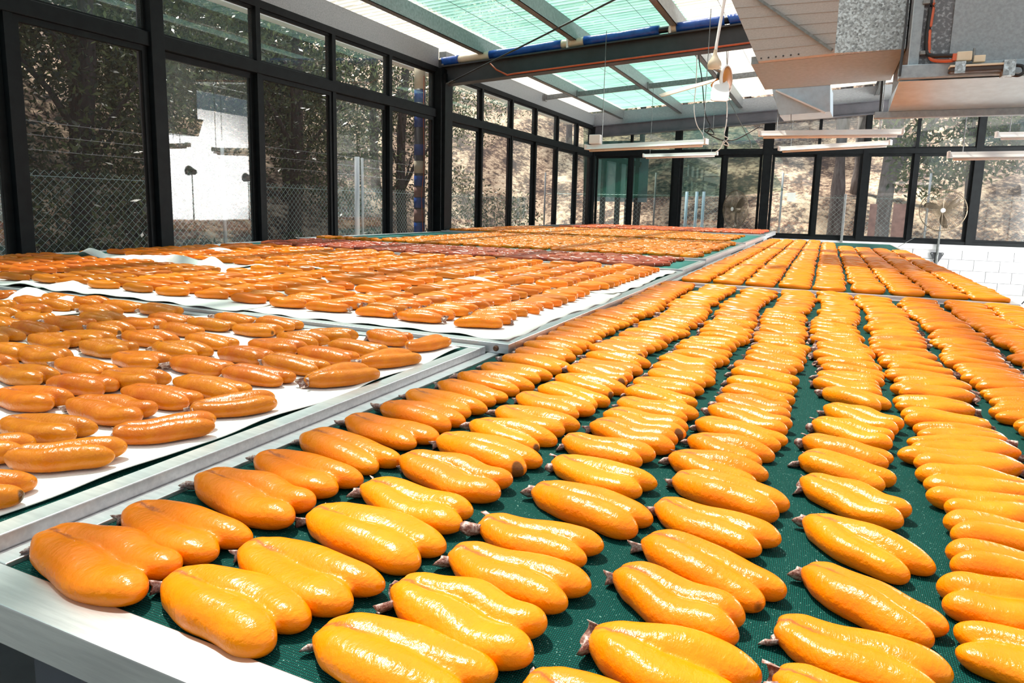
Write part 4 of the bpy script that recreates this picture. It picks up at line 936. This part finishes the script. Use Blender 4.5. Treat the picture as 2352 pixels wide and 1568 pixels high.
tree(tx(2215, 19.5), 19.5, 4.8, .08, (0, 0), [(0, 0, 3.1, 1.1), (-.9, .2, 2.6, .9), (-1.5, .3, 3.5, .8), (.6, .1, 3.9, 1.1), (-.5, .2, 4.6, 1.2), (1.5, .2, 3.2, 1.0), (2.2, .4, 4.2, 1.1)], 7000, .085, 'leaf_mid', 'bark_dark', 'leafy green tree beyond the far right windows', 'leafy_tree', None, 25)
for i, (px_, Y) in enumerate(((1300, 27), (1560, 31), (1700, 36), (1820, 40), (2120, 34), (2330, 29), (2440, 23))):
    h = 7.5+i % 3; tree(tx(px_, Y), Y, h, .13, (.02, 0), crown(h, 2.8, 8, 40+i, .55), 6000, .15, 'leaf_mid', 'bark', 'distant gum tree high on the slope, %s from the left' % ordw(i+1), 'distant_tree', 'distant trees high on the far slope', 40+i)
# shrubs along the left fence
for i in range(7):
    x, y = -8.1-random.Random(i+7).uniform(0, .7), 1.2+i*2.1
    z = ground(x, y); V, Fc = leaves([(x, y, z+.35, .45), (x-.3, y+.3, z+.6, .4), (x+.1, y-.4, z+.3, .35)], 500, .07, 70+i)
    me = bpy.data.meshes.new('shrub'); me.from_pydata(V.tolist(), [], Fc); me.materials.append(MT['leaf_dark'])
    sh = thing('shrub', 'low dark shrub behind the left fence, %s from the viewer' % ordw(i+1), 'shrub', 'shrubs behind the left fence'); link('foliage', me, sh)['kind'] = 'stuff'
    MB().tube([(x, y, z-.1), (x, y, z+.5)], .015, 6).build('stem', MT['bark_dark'], sh)
# downpipes outside the left wall
dp = thing('downpipe', 'round dark downpipe outside the left windows beside the near column', 'pipe')
MB().tube([pxx(352, 570, XL-.22)+Vector((0, 0, -1.0)), pxx(330, 120, XL-.22), (XL-.22, pxx(325, 60, XL-.22).y, CH+1.95)], .055, 14).build('pipe', MT['pipe_grey'], dp, True)
for z in (CH-.1, CH+1.2): MB().lathe([(.056, -.02), (.064, -.02), (.064, .02), (.056, .02)], 14, Matrix.Translation((XL-.22, pxx(340, 300, XL-.22).y, z))).build('clip', MT['galv'], dp)
tp = thing('taped_downpipe', 'downpipe banded with blue and cream tape outside the corner column', 'pipe')
yb = pxx(964, 350, XL-.2).y
MB().tube([(XL-.2, yb, 0), (XL-.2, yb, CH+1.7)], .075, 14).build('pipe', MT['pipe_grey'], tp, True)
for y0, y1, k in ((152, 205, 'cream'), (208, 236, 'blue'), (268, 293, 'blue'), (332, 357, 'blue'), (370, 398, 'cream'), (404, 427, 'blue'), (454, 477, 'blue'), (511, 535, 'blue'), (480, 508, 'redpost'), (430, 452, 'redpost')):
    z0, z1 = pxx(964, y1, XL-.2).z, pxx(964, y0, XL-.2).z
    MB().tube([(XL-.2, yb, z0), (XL-.2, yb, z1)], .0775, 14).build('tape_band', MT[k], tp, True)
MB().tube(smooth_path([(XL-.10, yb-.06, CH-.4), (XL-.11, yb-.09, CH+.1), (XL-.10, yb-.05, CH+.5), (XL-.10, yb-.07, CH+1.2), (XL-.1, yb-.06, CH+1.7)]), .006, 6).build('cable', MT['orange_cable'], tp, True)
o = MB().tube([pxx(820, 540, -6.9)+Vector((0, 0, -.8)), pxx(820, 360, -6.9)], .04, 10).build('white_pole', MT['white'], None, True); tag(o, 'white round pole outside the left windows near the corner column', 'pole')
# green shade cloth hung outside the far left windows
Ys = 17.0; q = [(1340, 250), (1680, 250), (1740, 330), (1790, 415), (1800, 438), (1700, 448), (1560, 452), (1455, 455), (1340, 450)]
m = MB(); vs = [py(x, y, Ys+.25*math.sin(x*.02)) for x, y in q]; c = py(1560, 360, Ys)
m.add([c]+vs, [(0, i+1, (i+1) % len(vs)+1) for i in range(len(vs))]); o = m.build('shade_cloth', MT['shade']); tag(o, 'green shade cloth stretched outside the far left windows', 'shade cloth')
sd = thing('pavilion', 'pale blue open pavilion with dark posts outside the far left corner', 'pavilion'); Ysd = 18.3
sx0, sx1 = py(1340, 430, Ysd).x, py(1468, 430, Ysd).x; sz0, sz1 = py(1400, 462, Ysd).z, py(1400, 330, Ysd).z
MB().box(sx0, sx1, Ysd+.9, Ysd+.95, sz0, sz1).build('wall_panel', MT['tank'], sd)
for px_ in (1384, 1418, 1441): p = py(px_, 430, Ysd); MB().box(p.x-.06, p.x+.06, Ysd, Ysd+.12, -.1, sz1).build('post', MT['steel_dark'], sd)
MB().bar((sx0, Ysd+.06, sz1-.25), (sx1, Ysd+.06, sz1-.55), .10, .14).build('beam', MT['steel_dark'], sd)
MB().bar((sx0, Ysd+.5, sz1+.03), (sx1, Ysd+.5, sz1+.03), 1.2, .06).build('roof_slab', MT['steel_dark'], sd)
for px_ in (1345, 1462): p = py(px_, 430, Ysd+.9); MB().box(p.x-.05, p.x+.05, Ysd+.86, Ysd+.96, -.1, sz1).build('post', MT['steel_dark'], sd)
for k, px_ in enumerate((1578, 1601, 1617)):
    p = py(px_, 440, 16.6); tag(MB().tube([(p.x, 16.6, 0), p], .035, 10).build('standpipe', MT['tank'], None, True), 'pale blue standpipe outside the far windows, %s from the left' % ordw(k+1), 'pipe', 'pale blue standpipes')
for k, (px_, w) in enumerate(((2004, 10), (2062, 18), (2085, 16))):
    a = py(px_-w/2, 468, 16.9); b = py(px_+w/2, 532, 16.9); tag(MB().box(a.x, b.x, 16.9, 16.95, 0, a.z).build('timber_board', MT['redpost'], None, bevel=.004), 'upright pinkish timber board outside the far windows, %s from the left' % ordw(k+1), 'board', 'upright timber boards')
